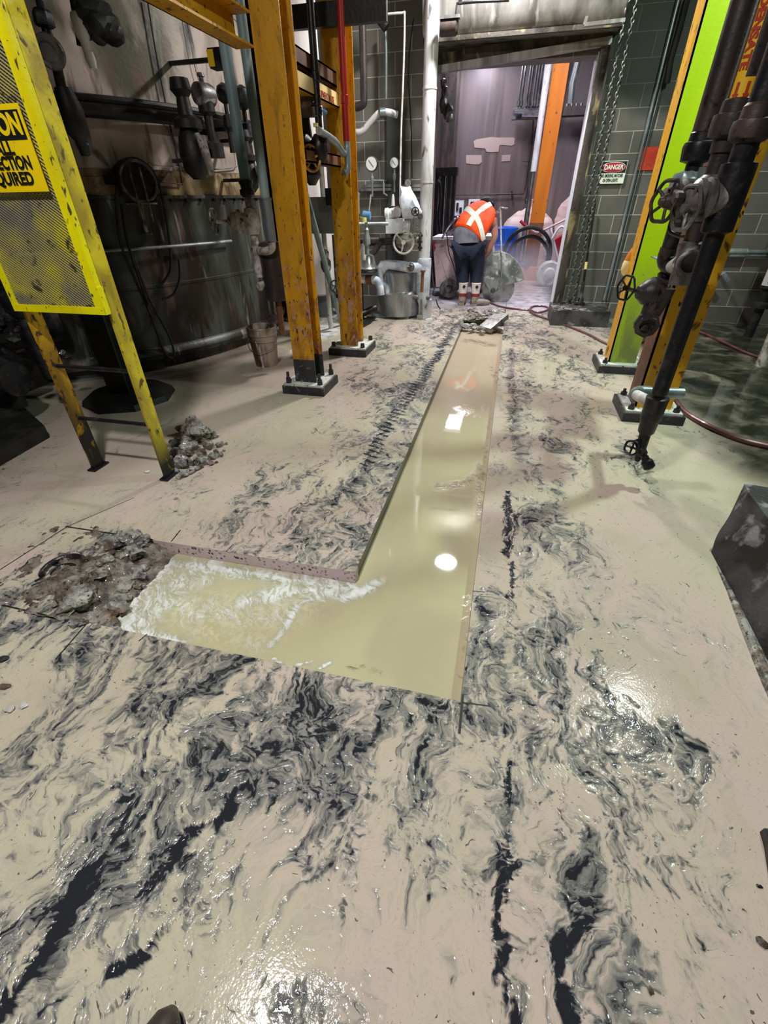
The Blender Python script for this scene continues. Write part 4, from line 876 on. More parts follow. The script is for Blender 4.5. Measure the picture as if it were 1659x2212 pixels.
# galvanised box, pipes and brace between columns
c = P(703,465,6.1)
T = Thing('junction_box', 'grey steel junction box between the two left columns, with conduits', 'box', (c.x,c.y,0))
T.part('box_body', MB().box((c.x-.24,c.y-.12,c.z-.17),(c.x+.24,c.y+.12,c.z+.17)).box((c.x-.25,c.y-.13,c.z-.18),(c.x+.25,c.y+.13,c.z-.165)).box((c.x-.25,c.y-.13,c.z+.165),(c.x+.25,c.y+.13,c.z+.18)), 'silver')
T.part('conduit', MB().cyl((c.x-.01,c.y,c.z+.17),(c.x-.01,c.y,3.4),.03,n=12), 'white'); T.part('conduit', MB().cyl((c.x+.10,c.y,c.z+.17),(c.x+.10,c.y,3.4),.045,n=12), 'galv')
T.part('conduit', MB().cyl((c.x-.04,c.y,c.z-.17),(c.x-.04,c.y,.05),.03,n=12), 'white')
T.part('gauge_block', MB().box((c.x+.08,c.y-.18,c.z+.10),(c.x+.22,c.y-.1,c.z+.26)), 'black')
v_ = T.part('valve', MB().lathe((c.x-.02,c.y-.06,c.z-.60),(0,0,1),[(0,.04),(.05,.065),(.12,.065),(.16,.04),(.22,.05),(.25,.03)],14).cyl((c.x+.10,c.y,c.z-.9),(c.x+.10,c.y,c.z-.2),.035), 'castgrey')
T.part('handwheel', wheel_mb((c.x+.12,c.y-.14,c.z-.75),(0,-1,0),.07,.01), 'castgrey', parent=v_)
T = Thing('brace_pipe', 'pale grey pipe leaning to the floor between the two left columns', 'pipe', F(735,695))
a, b = P(655,400,5.2), F(738,700,.03); T.part('pipe_run', MB().tube([a+Vector((-.02,0,.5)),a,a.lerp(b,.5),b], .032, 12), 'bluepipe')
T = Thing('bollard', 'dark grey flat-faced post standing behind the near left column', 'post', F(705,700))
c = F(703,690); T.part('post', MB().prism([(c.x-.09,c.y,0),(c.x+.09,c.y,0),(c.x+.09,c.y,.62),(c.x+.05,c.y,.76),(c.x-.03,c.y,.85),(c.x-.09,c.y,.88)],(0,.12,0)), 'galv')
T.part('foot', MB().box((c.x-.16,c.y-.12,0),(c.x+.18,c.y+.24,.03)), 'white')
single('lit_floor_patch', MB().prism([F(625,762),F(738,720),F(780,690),F(700,690)],(0,0,.012)), 'white', 'pale floor patch with white light painted in, between the two left columns', 'slab', F(700,720), smooth=0)  # thin white sheet puts the light on this floor into colour

# ================================================================== BACK WALL LEFT OF THE DOOR
def gauge(px, py, y, r, label, stem=.22):
    c = P(px,py,y); T = Thing('pressure_gauge', label, 'gauge', c, 'round dial gauges on the block wall')
    T.part('case', MB().lathe(c+Vector((0,.03,0)),(0,-1,0),[(0,r*.8),(.01,r),(.05,r),(.052,r*.9)],28), 'castgrey')
    d = T.part('dial', MB().cyl(c-Vector((0,.0225,0)),c-Vector((0,.024,0)),r*.88,n=28), 'glass')
    T.part('pointer', MB().beam(c+Vector((r*.35,-.026,-r*.4)),c+Vector((-r*.4,-.026,r*.5)),.006,.002), 'signblk', parent=d)
    T.part('stem', MB().lathe(c-Vector((0,0,r)),(0,0,-1),[(0,.014),(.05,.014),(.06,.024),(.11,.024),(.13,.012),(stem,.012)],12), 'galv')
gauge(803,354,7.45,.085,'bright dial gauge on the block wall, left of the three', .28)
gauge(852,352,7.52,.062,'shadowed dial gauge on the block wall, middle of the three', .26)
gauge(882,395,7.50,.048,'small dial gauge just above the white plastic wrap', .10)
c = P(820,405,7.6)
T = Thing('unistrut_rack', 'double steel channel rail on the block wall under the gauges', 'rail', c)
for px0_, px1_, py_ in ((780,845,402),(780,845,410),(868,915,402),(868,915,410)):
    a, b = P(px0_,py_,7.62), P(px1_,py_,7.62); T.part('channel', MB().box((a.x,7.60,a.z-.016),(b.x,7.68,a.z+.016)), 'silver')
T.part('branch_pipe', MB().tube([P(803,390,7.5),P(828,390,7.5),P(829,398,7.5),P(829,418,7.5),P(836,422,7.45)],.012,8), 'galv')
for i, (pts, r, y, m_, lb_) in enumerate([([(823,32),(869,28),(874,34),(872,140),(866,300),(864,440)], .012, 7.35, 'white', 'thin white conduit dropping down in front of the block wall'),
        ([(893,40),(882,150),(888,280),(890,385)], .008, 7.5, 'rubber', 'thin black cable hanging on the wall left of the tall white pipe'),
        ([(880,175),(886,230),(889,300)], .006, 7.5, 'rubber', 'second loose black cable on the wall beside the white conduit'),
        ([(780,0),(783,60),(786,200),(784,225),(768,232)], .045, 7.4, 'brownpipe', 'dark brown pipe with a bottom bend, right behind the far left column'),
        ([(832,60),(834,120),(834,215)], .018, 7.55, 'galv', 'grey upright conduit on the wall between the brown pipe and the white conduit'),
        ([(790,0),(835,60)], .05, 7.4, 'dark', 'dark slanting strut at the top of the block wall'),
        ([(766,286),(782,284),(800,264),(820,244),(840,243),(858,248)], .038, 7.45, 'whitepipe', 'pale curved pipe entering the block wall beside the far left column')]):
    pp = [P(a, b_, y) for a, b_ in pts]; single('conduit' if r < .03 else 'wall_pipe', MB().tube(pp, r, 12, smooth=4), m_, lb_, 'pipe', pp[-1])
single('pipe_collar', MB().cyl(P(820,244,7.42),P(832,243,7.45),.052,n=16), 'galv', 'grey collar on the pale curved pipe where it meets the wall', 'fitting', P(826,244,7.45))
single('wall_shadow_strip', MB().box(P(836,235,7.69),P(870,560,7.66)), 'galv', 'tall dark strip painted for the shadow on the wall behind the white conduit', 'panel', P(850,560,7.69), smooth=0).data.materials[0] = MT['darkwall']  # thin dark sheet added where shadow darkens the wall

# tall white jacketed pipe
xp = P(925,300,7.2).x; zj = P(912,560,7.2).z
T = Thing('jacketed_pipe', 'tall white jacketed vertical pipe at the left edge of the doorway', 'pipe', (xp,7.2,0))
T.part('jacket', MB().lathe((xp,7.2,zj-.02),(0,0,1),[(0,.082)]+[(k*.9+d,r) for k in range(1,6) for d, r in ((-.01,.082),(-.009,.087),(.01,.087),(.011,.082))]+[(5.6,.082)],28), 'whitepipe')
T.part('insulated_elbow', MB().lathe((xp,7.2,zj-.62),(0,0,1),[(0,.03),(.05,.07),(.12,.095),(.60,.105),(.63,.102),(.635,.08)],24), 'insul', 'blue-white insulated bottom section')
T.part('pedestal', MB().lathe((xp+.03,7.25,0),(0,0,1),[(0,.11),(.01,.10),(.26,.10),(.27,.03)],22), 'whitepipe')
a, b = P(905,578,7.15), P(828,574,7.15)
T = Thing('insulated_pipe', 'lumpy blue-white insulated pipe running left from the foot of the tall white pipe', 'pipe', (a.x,7.15,a.z))
T.part('insulation', MB().tube([a+Vector((.05,0,0)),a.lerp(b,.3),a.lerp(b,.6)+Vector((0,0,.012)),a.lerp(b,.85)+Vector((0,0,.02)),b,b+Vector((-.07,0,-.10))],[.068,.066,.064,.060,.075,.07],16,), 'insul')
v_ = T.part('bonnet', flange_mb(P(886,578,7.03),(0,-1,0),.04,.03,6), 'castgrey'); T.part('handwheel', wheel_mb(P(886,577,6.95),(0,-1,0),.052,.008), 'castgrey', parent=v_)
T.part('drop_hose', MB().tube([b+Vector((-.05,-.04,-.02)),b+Vector((-.02,-.06,-.2)),b+Vector((.06,-.05,-.28)),b+Vector((.07,-.05,-.42))],.04,12,smooth=5), 'insul')
# silver base vessel
c = P(862,620,7.35); zb = .0
T = Thing('base_vessel', 'low silver jacketed vessel standing on the floor before the block wall', 'vessel', (c.x,7.35,0))
T.part('shell', MB().lathe((c.x,7.35,.03),(0,0,1),[(0,.30),(.01,.335),(.31,.335),(.33,.30),(.34,.26),(.58,.26),(.60,.22),(.605,.03)],40), 'silver')
T.part('skirt', MB().box((c.x-.36,7.1,0),(c.x+.20,7.55,.05)), 'galv')
# gate valve with the big handwheel and actuator
c = P(878,522,7.1)
T = Thing('gate_valve', 'white gate valve with a large spoked handwheel, left of the tall white pipe', 'valve', c)
T.part('body', MB().lathe((c.x-.16,7.2,c.z),(1,0,0),[(0,.06),(.06,.09),(.10,.095),(.2,.095),(.26,.06),(.34,.06)],20), 'encrust')
T.part('left_flange', flange_mb((c.x-.20,7.2,c.z),(1,0,0),.12,.03,8), 'black'); T.part('right_flange', flange_mb((c.x+.19,7.2,c.z),(1,0,0),.13,.03,8), 'black')
T.part('handwheel', wheel_mb((c.x-.02,7.0,c.z),(.15,-1,0),.135,.014,3), 'white')
T.part('stem', MB().cyl((c.x-.02,7.2,c.z),(c.x-.02,6.98,c.z),.02,n=10), 'white')
T.part('pipe_run', MB().cyl((c.x-.20,7.2,c.z),(c.x-.62,7.2,c.z-.02),.045,n=16), 'brownpipe')
T.part('wye', MB().tube([(c.x-.38,7.18,c.z),(c.x-.46,7.1,c.z-.12),(c.x-.56,7.05,c.z-.20)],[.045,.04,.03],12), 'brownpipe')
z0 = P(855,500,7.1).z; z1 = P(853,478,7.1).z; xa = P(853,490,7.1).x
T.part('actuator_box', MB().box((xa-.11,7.02,z0-.02),(xa+.11,7.2,z1+.03)).cyl((xa+.11,7.1,(z0+z1)/2),(xa+.20,7.1,(z0+z1)/2),.065), 'whitebright', 'pale blue-white actuator box')
T.part('actuator_stem', MB().cyl((xa-.02,7.1,z1),(xa-.02,7.1,z1+.14),.035,n=12), 'castgrey')
T.part('transmitter', MB().lathe(P(845,460,7.1)+Vector((-.08,0,-.02)),(1,0,.15),[(0,.06),(.01,.075),(.05,.075),(.06,.06),(.16,.065),(.2,.05),(.21,.02)],20).lathe(P(849,445,7.1),(0,0,1),[(0,.025),(.10,.018),(.13,.01)],10), 'white', 'white transmitter head')
T.part('yellow_tag', MB().box(P(856,445,7.08),P(861,455,7.1)), 'yelcap')
# white plastic wrap round an instrument, with small wheel and chain
T = Thing('wrapped_instrument', 'instrument wrapped in white plastic sheet, left of the tall white pipe', 'instrument', P(885,475,7.0))
mb = MB(); pts = [(865,402),(885,402),(900,430),(912,455),(908,468),(890,475),(870,473),(864,440)]
cc = P(882,442,7.0); n_ = 26; rings = []
for s_, oy in ((.15,.10),(.75,.085),(1.0,.03),(1.0,-.02),(.72,-.085),(.18,-.10)):
    ring = []
    for i in range(len(pts)):
        for k in range(4):
            t = k/4; a = P(*pts[i],7.0); b = P(*pts[(i+1)%len(pts)],7.0); q = a.lerp(b,t); q = cc+(q-cc)*s_; q.y += oy
            q += Vector((mnoise.noise(q*9),mnoise.noise(q*9+Vector((5,0,0))),mnoise.noise(q*9+Vector((0,7,0)))))*.025; ring.append(q)
    rings.append(ring)
n_ = len(rings[0]); vs = [v for r_ in rings for v in r_]; fs = [[i*n_+k,i*n_+(k+1)%n_,(i+1)*n_+(k+1)%n_,(i+1)*n_+k] for i in range(5) for k in range(n_)]+[list(range(n_)),[5*n_+k for k in range(n_)][::-1]]
T.part('plastic_sheet', mb.add(vs, fs), 'cloth', smooth=60)
v_ = T.part('small_wheel', wheel_mb(P(897,457,6.85),(.1,-1,0),.045,.007), 'black'); T.part('stub', MB().cyl(P(897,457,6.87),P(897,457,7.1),.02,n=10).cyl(P(908,468,6.95),P(904,462,7.2),.035), 'castgrey')
def chain_mb(pts, link=.02, r=.0035, maxn=400):
    pts = [Vector(p) for p in pts]; mb = MB(); d_ = 0; k = 0
    for a, b in zip(pts[:-1], pts[1:]):
        L = (b-a).length; n_ = max(1, int(L/(link*1.35))); ax = (b-a).normalized(); x, y, z = frame(ax)
        for i in range(n_):
            c = a.lerp(b, (i+.5)/n_); u = x if k % 2 else y; k += 1
            mb.tube([c+ax*link*.9*math.cos(t)+u*link*.5*math.sin(t) for t in np.linspace(0,2*PI,9)[:-1]], r, 4, closed=True)
            if k > maxn: return mb
    return mb
single('valve_chain', chain_mb([P(894,470,6.9),P(891,500,6.9),P(893,515,6.9)],.022,.004).add(*(lambda m_: (m_.v, m_.f))(chain_mb([P(900,470,6.9),P(902,498,6.9),P(901,512,6.9)],.022,.004))), 'chain', 'short steel chain hanging below the plastic-wrapped instrument', 'chain', P(895,515,6.9))
# floor jack in front of the pedestal
f_ = F(906,690); zt_ = 1.5*(1-f_.y/F(906,690).y)
T = Thing('screw_jack', 'rusty steel screw jack stand before the foot of the tall white pipe', 'jack', (f_.x,f_.y,0))
T.part('foot_plate', MB().box((f_.x-.10,f_.y-.05,0),(f_.x+.10,f_.y+.05,.012)).box((f_.x-.03,f_.y-.03,.012),(f_.x+.05,f_.y+.03,.07)), 'steel')
T.part('screw', MB().cyl((f_.x+.02,f_.y,.01),(f_.x+.025,f_.y,.40),.014,n=10), 'castgrey')
T.part('sleeve', MB().cyl((f_.x+.025,f_.y,.38),(f_.x+.03,f_.y,.64),.028,n=14).cyl((f_.x+.03,f_.y,.64),(f_.x+.03,f_.y,.66),.04,n=14), 'brown')
T.part('clamp', MB().lathe((f_.x-.12,f_.y+.03,.30),(1,0,0),[(0,.02),(.03,.035),(.08,.035),(.12,.02),(.2,.02),(.22,.035),(.26,.03)],10), 'castgrey')
# instruments between the far left column and the wall
T = Thing('filter_regulator', 'silver filter canister with blue and yellow caps, right of the far left column', 'instrument', P(768,440,6.6))
c = P(764,435,6.6)
T.part('canister', MB().lathe(c,(0,0,1),[(-.14,.03),(-.13,.075),(.0,.075),(.06,.08),(.075,.085),(.09,.07),(.12,.03),(.14,.03),(.145,.01)],20), 'silver')
T.part('blue_cap', MB().cyl(P(785,465,6.6),P(800,466,6.6),.05,.045,n=16), 'bluecap'); T.part('yellow_cap', MB().cyl(P(785,470,6.5),P(785,480,6.5),.04,n=14), 'yelcap')
T.part('lever', MB().beam(P(797,456,6.6),P(801,420,6.6),.02,.012), 'white')
T.part('stem', MB().lathe(P(791,480,6.6),(0,0,-1),[(0,.02),(.06,.02),(.08,.035),(.12,.03),(.17,.05),(.24,.05),(.26,.03),(.36,.03)],14), 'galv')
T.part('cross_pipe', MB().cyl(P(770,484,6.7),P(838,483,6.9),.022,n=12), 'galv')
T.part('cross_pipe', MB().cyl(P(770,520,6.7),P(818,518,6.8),.035,n=12), 'brownpipe')
T.part('drop_pipe', MB().cyl(P(788,528,6.7),P(782,560,6.7),.035,.05,n=14), 'white')
c = P(793,575,6.9)
T = Thing('strainer_pot', 'squat silver pot with a dark rim, low down right of the far left column', 'vessel', (c.x,6.9,.3))
T.part('pot', MB().lathe((c.x,6.9,c.z-.05),(0,0,1),[(0,.13),(.02,.15),(.03,.15),(.05,.13),(.18,.10),(.22,.04)],24), 'silver')
T.part('rim', MB().torus((c.x,6.9,c.z-.06),(0,0,1),.145,.012,28,6), 'black')
T.part('outlet_pipe', MB().tube([(c.x-.25,6.9,c.z-.17),(c.x+.10,6.9,c.z-.17),(c.x+.18,6.88,c.z-.24),(c.x+.20,6.88,c.z-.36)],.055,14,smooth=4), 'insul')
T.part('saddle', MB().cyl((c.x-.02,6.9,c.z-.17),(c.x+.07,6.9,c.z-.17),.062,n=18), 'brown')
T.part('stand', MB().cyl((c.x-.1,6.9,0),(c.x-.1,6.9,c.z-.2),.03,n=10).box((c.x-.22,6.8,0),(c.x+.02,7.0,.02)), 'dark')
a, b = P(765,650,6.8), P(810,638,7.2); single('floor_pipe', MB().cyl(Vector((a.x,6.8,.06)),Vector((b.x+.05,7.05,.16)),.045,n=12), 'black', 'black pipe lying low beside the silver base vessel', 'pipe', (a.x,6.8,0))
a = F(725,742); single('floor_channel', MB().prism([F(800,700),F(812,688),F(793,688),F(770,715)],(0,0,.03)), 'dark', 'dark steel channel lying on the floor right of the far left column', 'channel', (F(795,700)), smooth=0)

# ================================================================== DOOR SURROUND AND RIGHT WALL
T = Thing('door_hood', 'big weathered steel hood of the roll-up door above the opening', 'hood', (-.2,7.5,2.98))
zh = 3.02
prof = [(7.70,zh-.02),(7.30,zh-.02),(7.24,zh+.03),(7.20,zh+.12),(7.16,zh+.35),(7.15,zh+.75),(7.22,zh+.95),(7.70,zh+.98)]
T.part('sheet', MB().prism([(-1.30,y,z) for y, z in prof],(2.14,0,.0)), 'hood', smooth=30)
T.part('end_plate', MB().prism([(.84,y-.01,z) for y, z in prof],(.02,0,0)), 'jamb', smooth=0)
T.part('bottom_angle', MB().box((-1.30,7.26,zh-.05),(.86,7.32,zh-.01)), 'jamb', smooth=0)
c = P(976,58,7.06)
T = Thing('operator_box', 'dark rounded operator box hanging from the left end of the door hood', 'box', c)
T.part('box_body', MB().lathe(c-Vector((.12,0,0)),(1,0,0),[(0,.075),(.17,.075),(.19,.055)],20), 'brownpipe'); T.part('lip', MB().box(c+Vector((-.13,-.08,.05)),c+Vector((.09,.0,.075))), 'silver')
T.part('link_arm', MB().tube([P(984,40,7.05),P(987,8,7.05),P(1020,4,7.05),P(1100,0,7.05)],.014,8), 'black'); T.part('bracket', MB().box(P(990,8,7.03),P(999,1,7.08)), 'black')
T = Thing('hood_bracket', 'pale steel bracket arm on the right end of the door hood', 'bracket', P(1300,50,7.05))
T.part('arm', MB().beam(P(1262,54,7.05),P(1350,44,7.05),.05,.03,up=(0,0,1)).beam(P(1262,54,7.05),P(1268,35,7.05),.03,.03), 'hood')
T.part('gearbox', MB().box(P(1340,60,7.3),P(1358,0,7.1)), 'dark')
# hand chain
pc = [P(1342,75,7.15),P(1338,120,7.15),P(1322,230,7.15),P(1305,340,7.15),P(1278,450,7.15),P(1262,560,7.15),P(1243,645,7.15)]
T = Thing('hand_chain', 'looped steel hand chain of the roll-up door hanging beside the right jamb', 'chain', pc[-1])
xa, xb = pc[0].x, pc[-1].x; xm = (xa+xb)/2
T.part('chain_loop', chain_mb([(xm+.03,7.13,3.2),(xm+.03,7.13,.28)],.030,.0075), 'chain'); T.part('chain_loop', chain_mb([(xm-.045,7.16,3.2),(xm-.045,7.16,.28)],.030,.0075), 'chain')
print('chain x', [round(p_.x,3) for p_ in pc])
# danger sign
a, b = P(1285,402,7.66), P(1358,346,7.66); x0, x1, z0, z1 = a.x+.0, b.x, a.z+.0, b.z
x0 = x1-.31; z0 = z1-.235
T = Thing('danger_sign', 'white danger sign forbidding smoking, matches or open lights, on the block wall', 'sign', ((x0+x1)/2,7.67,z0))
Y_ = 7.672
T.part('sign_plate', MB().box((x0,Y_,z0),(x1,Y_+.006,z1)), 'signwhite', smooth=0)
zm = z1-.125
T.part('black_band', MB().box((x0+.006,Y_-.002,zm),(x1-.006,Y_,z1-.008)), 'signblk', smooth=0)
def oval(cx_, cz_, rx, rz, y0, y1): return MB().prism([(cx_+rx*math.copysign(abs(math.cos(t))**.8,math.cos(t)),y0,cz_+rz*math.copysign(abs(math.sin(t))**.9,math.sin(t))) for t in np.linspace(0,2*PI,41)[:-1]],(0,y1-y0,0))
cxm, czm = (x0+x1)/2, (zm+z1-.008)/2
T.part('oval_rim', oval(cxm,czm,.136,.052,Y_-.004,Y_-.002), 'signwhite', smooth=0); T.part('oval', oval(cxm,czm,.130,.047,Y_-.006,Y_-.003), 'signred', smooth=0)
text(T, 'lettering', 'DANGER', .068, (cxm,Y_-.0065,czm-.001), R_, U_, 'signwhite', .002, squeeze=.82)
text(T, 'lettering', 'NO SMOKING, MATCHES', .046, (cxm,Y_-.003,zm-.028), R_, U_, 'signblk', .001, squeeze=.50); text(T, 'lettering', 'OR OPEN LIGHTS', .046, (cxm-.01,Y_-.003,zm-.076), R_, U_, 'signblk', .001, squeeze=.50)
a, b = P(1375,368,7.66), P(1442,316,7.66)
T = Thing('red_panel', 'bright red painted square on the block wall beside the lime column', 'panel', (a.x,7.68,a.z))
T.part('sheet', MB().box((a.x,7.675,a.z),(b.x+.05,7.687,b.z)), 'redblock', smooth=0)
text(T, 'lettering', '7741', .05, (a.x+.13,7.674,a.z+.05), R_, U_, 'brown', 0, squeeze=.8)
single('corner_conduit', MB().tube([P(1483,0,7.6),P(1468,60,7.6),P(1448,130,7.6),P(1440,180,7.6)],.035,10), 'dark', 'dark conduit at the top of the wall left of the lime column', 'conduit', P(1440,180,7.6))
single('wall_conduit', MB().cyl((1.40,7.66,.25),(1.40,7.66,6.4),.018,n=10).cyl((1.445,7.67,.25),(1.445,7.67,6.4),.010,n=8), 'galv', 'pale vertical conduit in the corner step of the block wall, right of the danger sign', 'conduit', (1.43,7.66,.25))
# mud-covered kerb with the scraper leaning on it
T = Thing('concrete_kerb', 'low mud-splashed concrete kerb at the foot of the wall right of the doorway', 'kerb', (1.05,7.4,0))
km = MB().box((.66,7.08,0),(1.42,7.70,.20)); T.part('kerb_block', km, 'barrier', smooth=0)
mb = MB()
for i in range(26):
    rnd = random.Random(100+i); mb.rock((.68+rnd.random()*.38,7.10+rnd.random()*.3,.19+rnd.uniform(-.02,.02)),(rnd.uniform(.04,.09),rnd.uniform(.04,.08),rnd.uniform(.015,.03)),i,2)
T.part('mud_crust', mb, 'rock', kind='stuff')
a = P(1289,440,7.45); b = F(1245,690)
T = Thing('scraper', 'long black-handled scraper caked in wet mud, leaning on the wall by the door chain', 'tool', b)
b2 = Vector((b.x,b.y-.02,.30)); top = Vector((a.x,7.62,a.z))
T.part('handle', MB().tube([top, top.lerp(b2,.5), b2],[.014,.015,.016],10), 'rubber'); T.part('tape', MB().cyl(top.lerp(b2,.60),top.lerp(b2,.68),.019,n=10), 'labelpale')
T.part('socket', MB().cyl(top.lerp(b2,.82),b2-Vector((0,0,.1)),.024,n=12), 'castgrey')
mb = MB()
for i in range(16):
    rnd = random.Random(200+i); t = rnd.random(); mb.rock((b.x-.02+rnd.uniform(-.12,.12)*(1-.4*t),b.y+rnd.uniform(-.03,.08),.04+t*.30),(.06*(1.2-.6*t),.05,.06),i,2,rough=.5)
T.part('blade', mb, 'wetblack')

# ================================================================== THE ROOM BEYOND THE DOORWAY
ob = F(1152,597); ox, oy = .62, 12.2
def vp(px, py, y): return P(px,py,y)
oc = P(1195,250,11.6); ox = (P(1205,140,11.6).x+P(1150,580,11.6).x)/2
T = Thing('steel_column', 'orange steel column in the far room seen through the doorway', 'column', (ox,11.6,0))
print('orange', P(1205,140,11.6), P(1150,580,11.6), F(1150,610))
T.part('shaft', MB().hsec(ox,11.6,.25,6.4,.27,.27), 'orange', smooth=0); T.part('plinth', MB().box((ox-.35,11.3,0),(ox+.35,11.95,.25)), 'orange', smooth=0)
T.part('dirty_foot', MB().hsec(ox,11.6,.25,1.05,.276,.276), 'brown', 'brown lower part of the column', smooth=0)
T = Thing('downpipe', 'pale pipe running down the left side of the orange column', 'pipe', (ox-.24,11.5,.3))
T.part('upper_run', MB().cyl((ox-.22,11.45,1.9),(ox-.22,11.45,6.4),.055,n=14), 'whitepipe'); T.part('lower_run', MB().cyl((ox-.22,11.45,.35),(ox-.22,11.45,1.9),.05,n=14), 'steel', 'darker shiny lower run')
T.part('foot_elbow', MB().tube([(ox-.22,11.45,.36),(ox-.22,11.42,.28),(ox-.05,11.30,.27)],.055,12), 'brownpipe')
# conduit rack near the ceiling
T = Thing('conduit_rack', 'rack of many shiny conduits dropping from above, left of the orange column', 'conduit rack', P(1140,240,12.8))
pr = [(1119,1),(1125,0),(1136,0),(1141,0),(1149,0),(1154,0),(1160,0),(1165,0),(1170,0),(1176,0),(1181,0)]
for px, _ in pr:
    a = P(px,232,12.7); T.part('conduit', MB().cyl((a.x,12.7,a.z),(a.x,12.7,6.4),.022,n=8).lathe((a.x,12.7,a.z+.02),(0,0,1),[(0,.035),(.08,.035)],10), 'steel')
for py, px0_, px1_ in ((240,1112,1178),(247,1128,1172)): 
    a, b = P(px0_,py,12.6), P(px1_,py,12.6); T.part('cross_conduit', MB().cyl(a,b,.05,n=12), 'steel')
a = P(1112,242,12.75); T.part('tray', MB().box((a.x-.05,12.72,a.z-.12),(a.x+.5,12.9,a.z+.06)), 'castgrey')
T = Thing('cable_tray', 'dark cable tray with shiny conduit ends, right of the orange column high up', 'cable tray', P(1240,240,12.8))
a, b = P(1216,240,12.6), P(1278,228,12.6); T.part('tray', MB().box((a.x,12.5,a.z-.08),(b.x+.6,12.8,a.z+.06)), 'brownpipe')
for i in range(4): T.part('conduit_end', MB().cyl((a.x+.05+.09*i,12.55,a.z-.06),(a.x+.05+.09*i,12.55,a.z+.10),.035,n=10), 'steel')
T.part('drop_conduit', MB().tube([P(1232,225,12.6),P(1236,180,12.6),P(1246,140,12.6),P(1246,140,12.6)+Vector((0,0,3))],.06,12), 'galv')
# paint patches where signs were, wall conduits, electrical boxes
Tp = Thing('paint_patches', 'three pale unpainted patches on the streaked far wall', 'wall patch', P(1060,350,13.19))
def patch(pts): return MB().prism([P(a,b_,13.195) for a, b_ in pts],(0,-.006,0))
MT['patch'] = mat('pale_patch', (168,150,144), .6)
Tp.part('patch', patch([(1023,305),(1030,301),(1060,296),(1076,297),(1110,297),(1112,300),(1111,312),(1105,315),(1085,313),(1079,314),(1077,328),(1060,329),(1051,328),(1048,321),(1038,320),(1025,319)]), 'patch', smooth=0)
Tp.part('patch', patch([(1007,335),(1040,335),(1041,350),(1035,355),(1022,355),(1007,353)]), 'patch', smooth=0); Tp.part('patch', patch([(1084,335),(1103,334),(1102,348),(1083,349)]), 'patch', smooth=0)
for pts, r, lb_ in (([(985,420),(1060,420),(1132,418),(1136,400),(1145,330),(1152,260)], .018, 'dark conduit bending up the far wall left of the orange column'),
                    ([(1137,440),(1140,420),(1150,340),(1155,278),(1162,268)], .030, 'thicker dark pipe on the far wall just left of the orange column'),
                    ([(1105,412),(1107,432)], .02, 'short stub conduit on the far wall above the worker'), ([(1130,349),(1160,349)], .008, 'thin pale wire across the far wall at the orange column')):
    pp = [P(a,b_,13.1) for a, b_ in pts]; single('wall_conduit', MB().tube(pp,r,8), 'brownpipe', lb_, 'conduit', pp[0])
for i, (a0, b0, a1, b1, lb_) in enumerate(((982,433,1002,466,'white electrical panel on the far wall, left of the pair behind the worker'),(1010,430,1044,464,'white electrical panel on the far wall, right of the pair behind the worker'))):
    a, b = P(a0,b1,13.0), P(a1,b0,13.0); T = Thing('electrical_panel', lb_, 'electrical panel', (a.x,13.0,a.z))
    T.part('cabinet', MB().box((a.x,13.0,a.z),(b.x,13.2,b.z)), 'whitebright', smooth=0)
    w_ = b.x-a.x; h_ = b.z-a.z
    T.part('dark_device', MB().box((a.x+w_*.15,12.96,a.z+h_*.35),(a.x+w_*.42,13.0,a.z+h_*.85)).box((a.x+w_*.55,12.96,a.z+h_*.2),(a.x+w_*.85,13.0,a.z+h_*.55)), 'brownpipe', smooth=0)
# dark recess at the left of the far wall: a pillar and hanging plastic
single('pillar', MB().box((P(958,300,12.6).x,12.4,0),(P(982,300,12.6).x,13.0,6.4)), 'brownpipe', 'dark brown pillar at the left of the far wall', 'pillar', (P(970,300,12.6).x,12.6,0), smooth=0)
mb = MB(); 
for i, (px, py, r) in enumerate(((960,200,.10),(958,225,.12),(966,240,.10),(972,255,.07),(958,180,.06))): mb.rock(P(px,py,8.3),(r*.6,r*.5,r*1.4),50+i,2,rough=.5)
mb.tube([P(958,150,8.3),P(957,100,8.2),Vector((P(957,100,8.2).x,7.95,2.92))],.03,8)
single('hanging_plastic', mb, 'cloth', 'dirty crumpled plastic sheet hanging inside the left of the doorway', 'plastic sheet', P(960,260,8.3), smooth=60).data.materials[0] = MT['castgrey']
# lift truck mast
T = Thing('lift_truck', 'black lift truck mast standing left of the worker', 'truck', (F(960,640).x-.3,10.2,0))
a, b = P(946,372,10.2), P(983,372,10.2)
for x in (a.x, a.x+.10, b.x-.09, b.x): T.part('mast_rail', MB().box((x-.03,10.1,.1),(x+.03,10.3,a.z+.02)), 'black', smooth=0)
T.part('crossbar', MB().box((a.x-.05,10.08,a.z-.06),(b.x+.05,10.3,a.z+.06)), 'black', smooth=0); T.part('lift_chain', MB().cyl((b.x-.16,10.15,.2),(b.x-.16,10.15,a.z),.022,n=8), 'steel')
T.part('hydraulic_hose', MB().tube([P(945,390,10.0),P(951,400,10.0),P(952,430,10.0),P(948,470,10.0),P(952,500,10.0)],.03,8,smooth=4), 'rubber')
T.part('wheel', MB().cyl((b.x+.05,10.6,.12),(b.x-.05,10.6,.12),.12), 'rubber'); T.part('chassis', MB().box((a.x-.5,10.3,.12),(b.x+.1,11.4,.75)), 'black', smooth=0); T.part('carriage', MB().box((a.x-.05,10.0,.2),(b.x+.05,10.1,.6)), 'black', smooth=0)
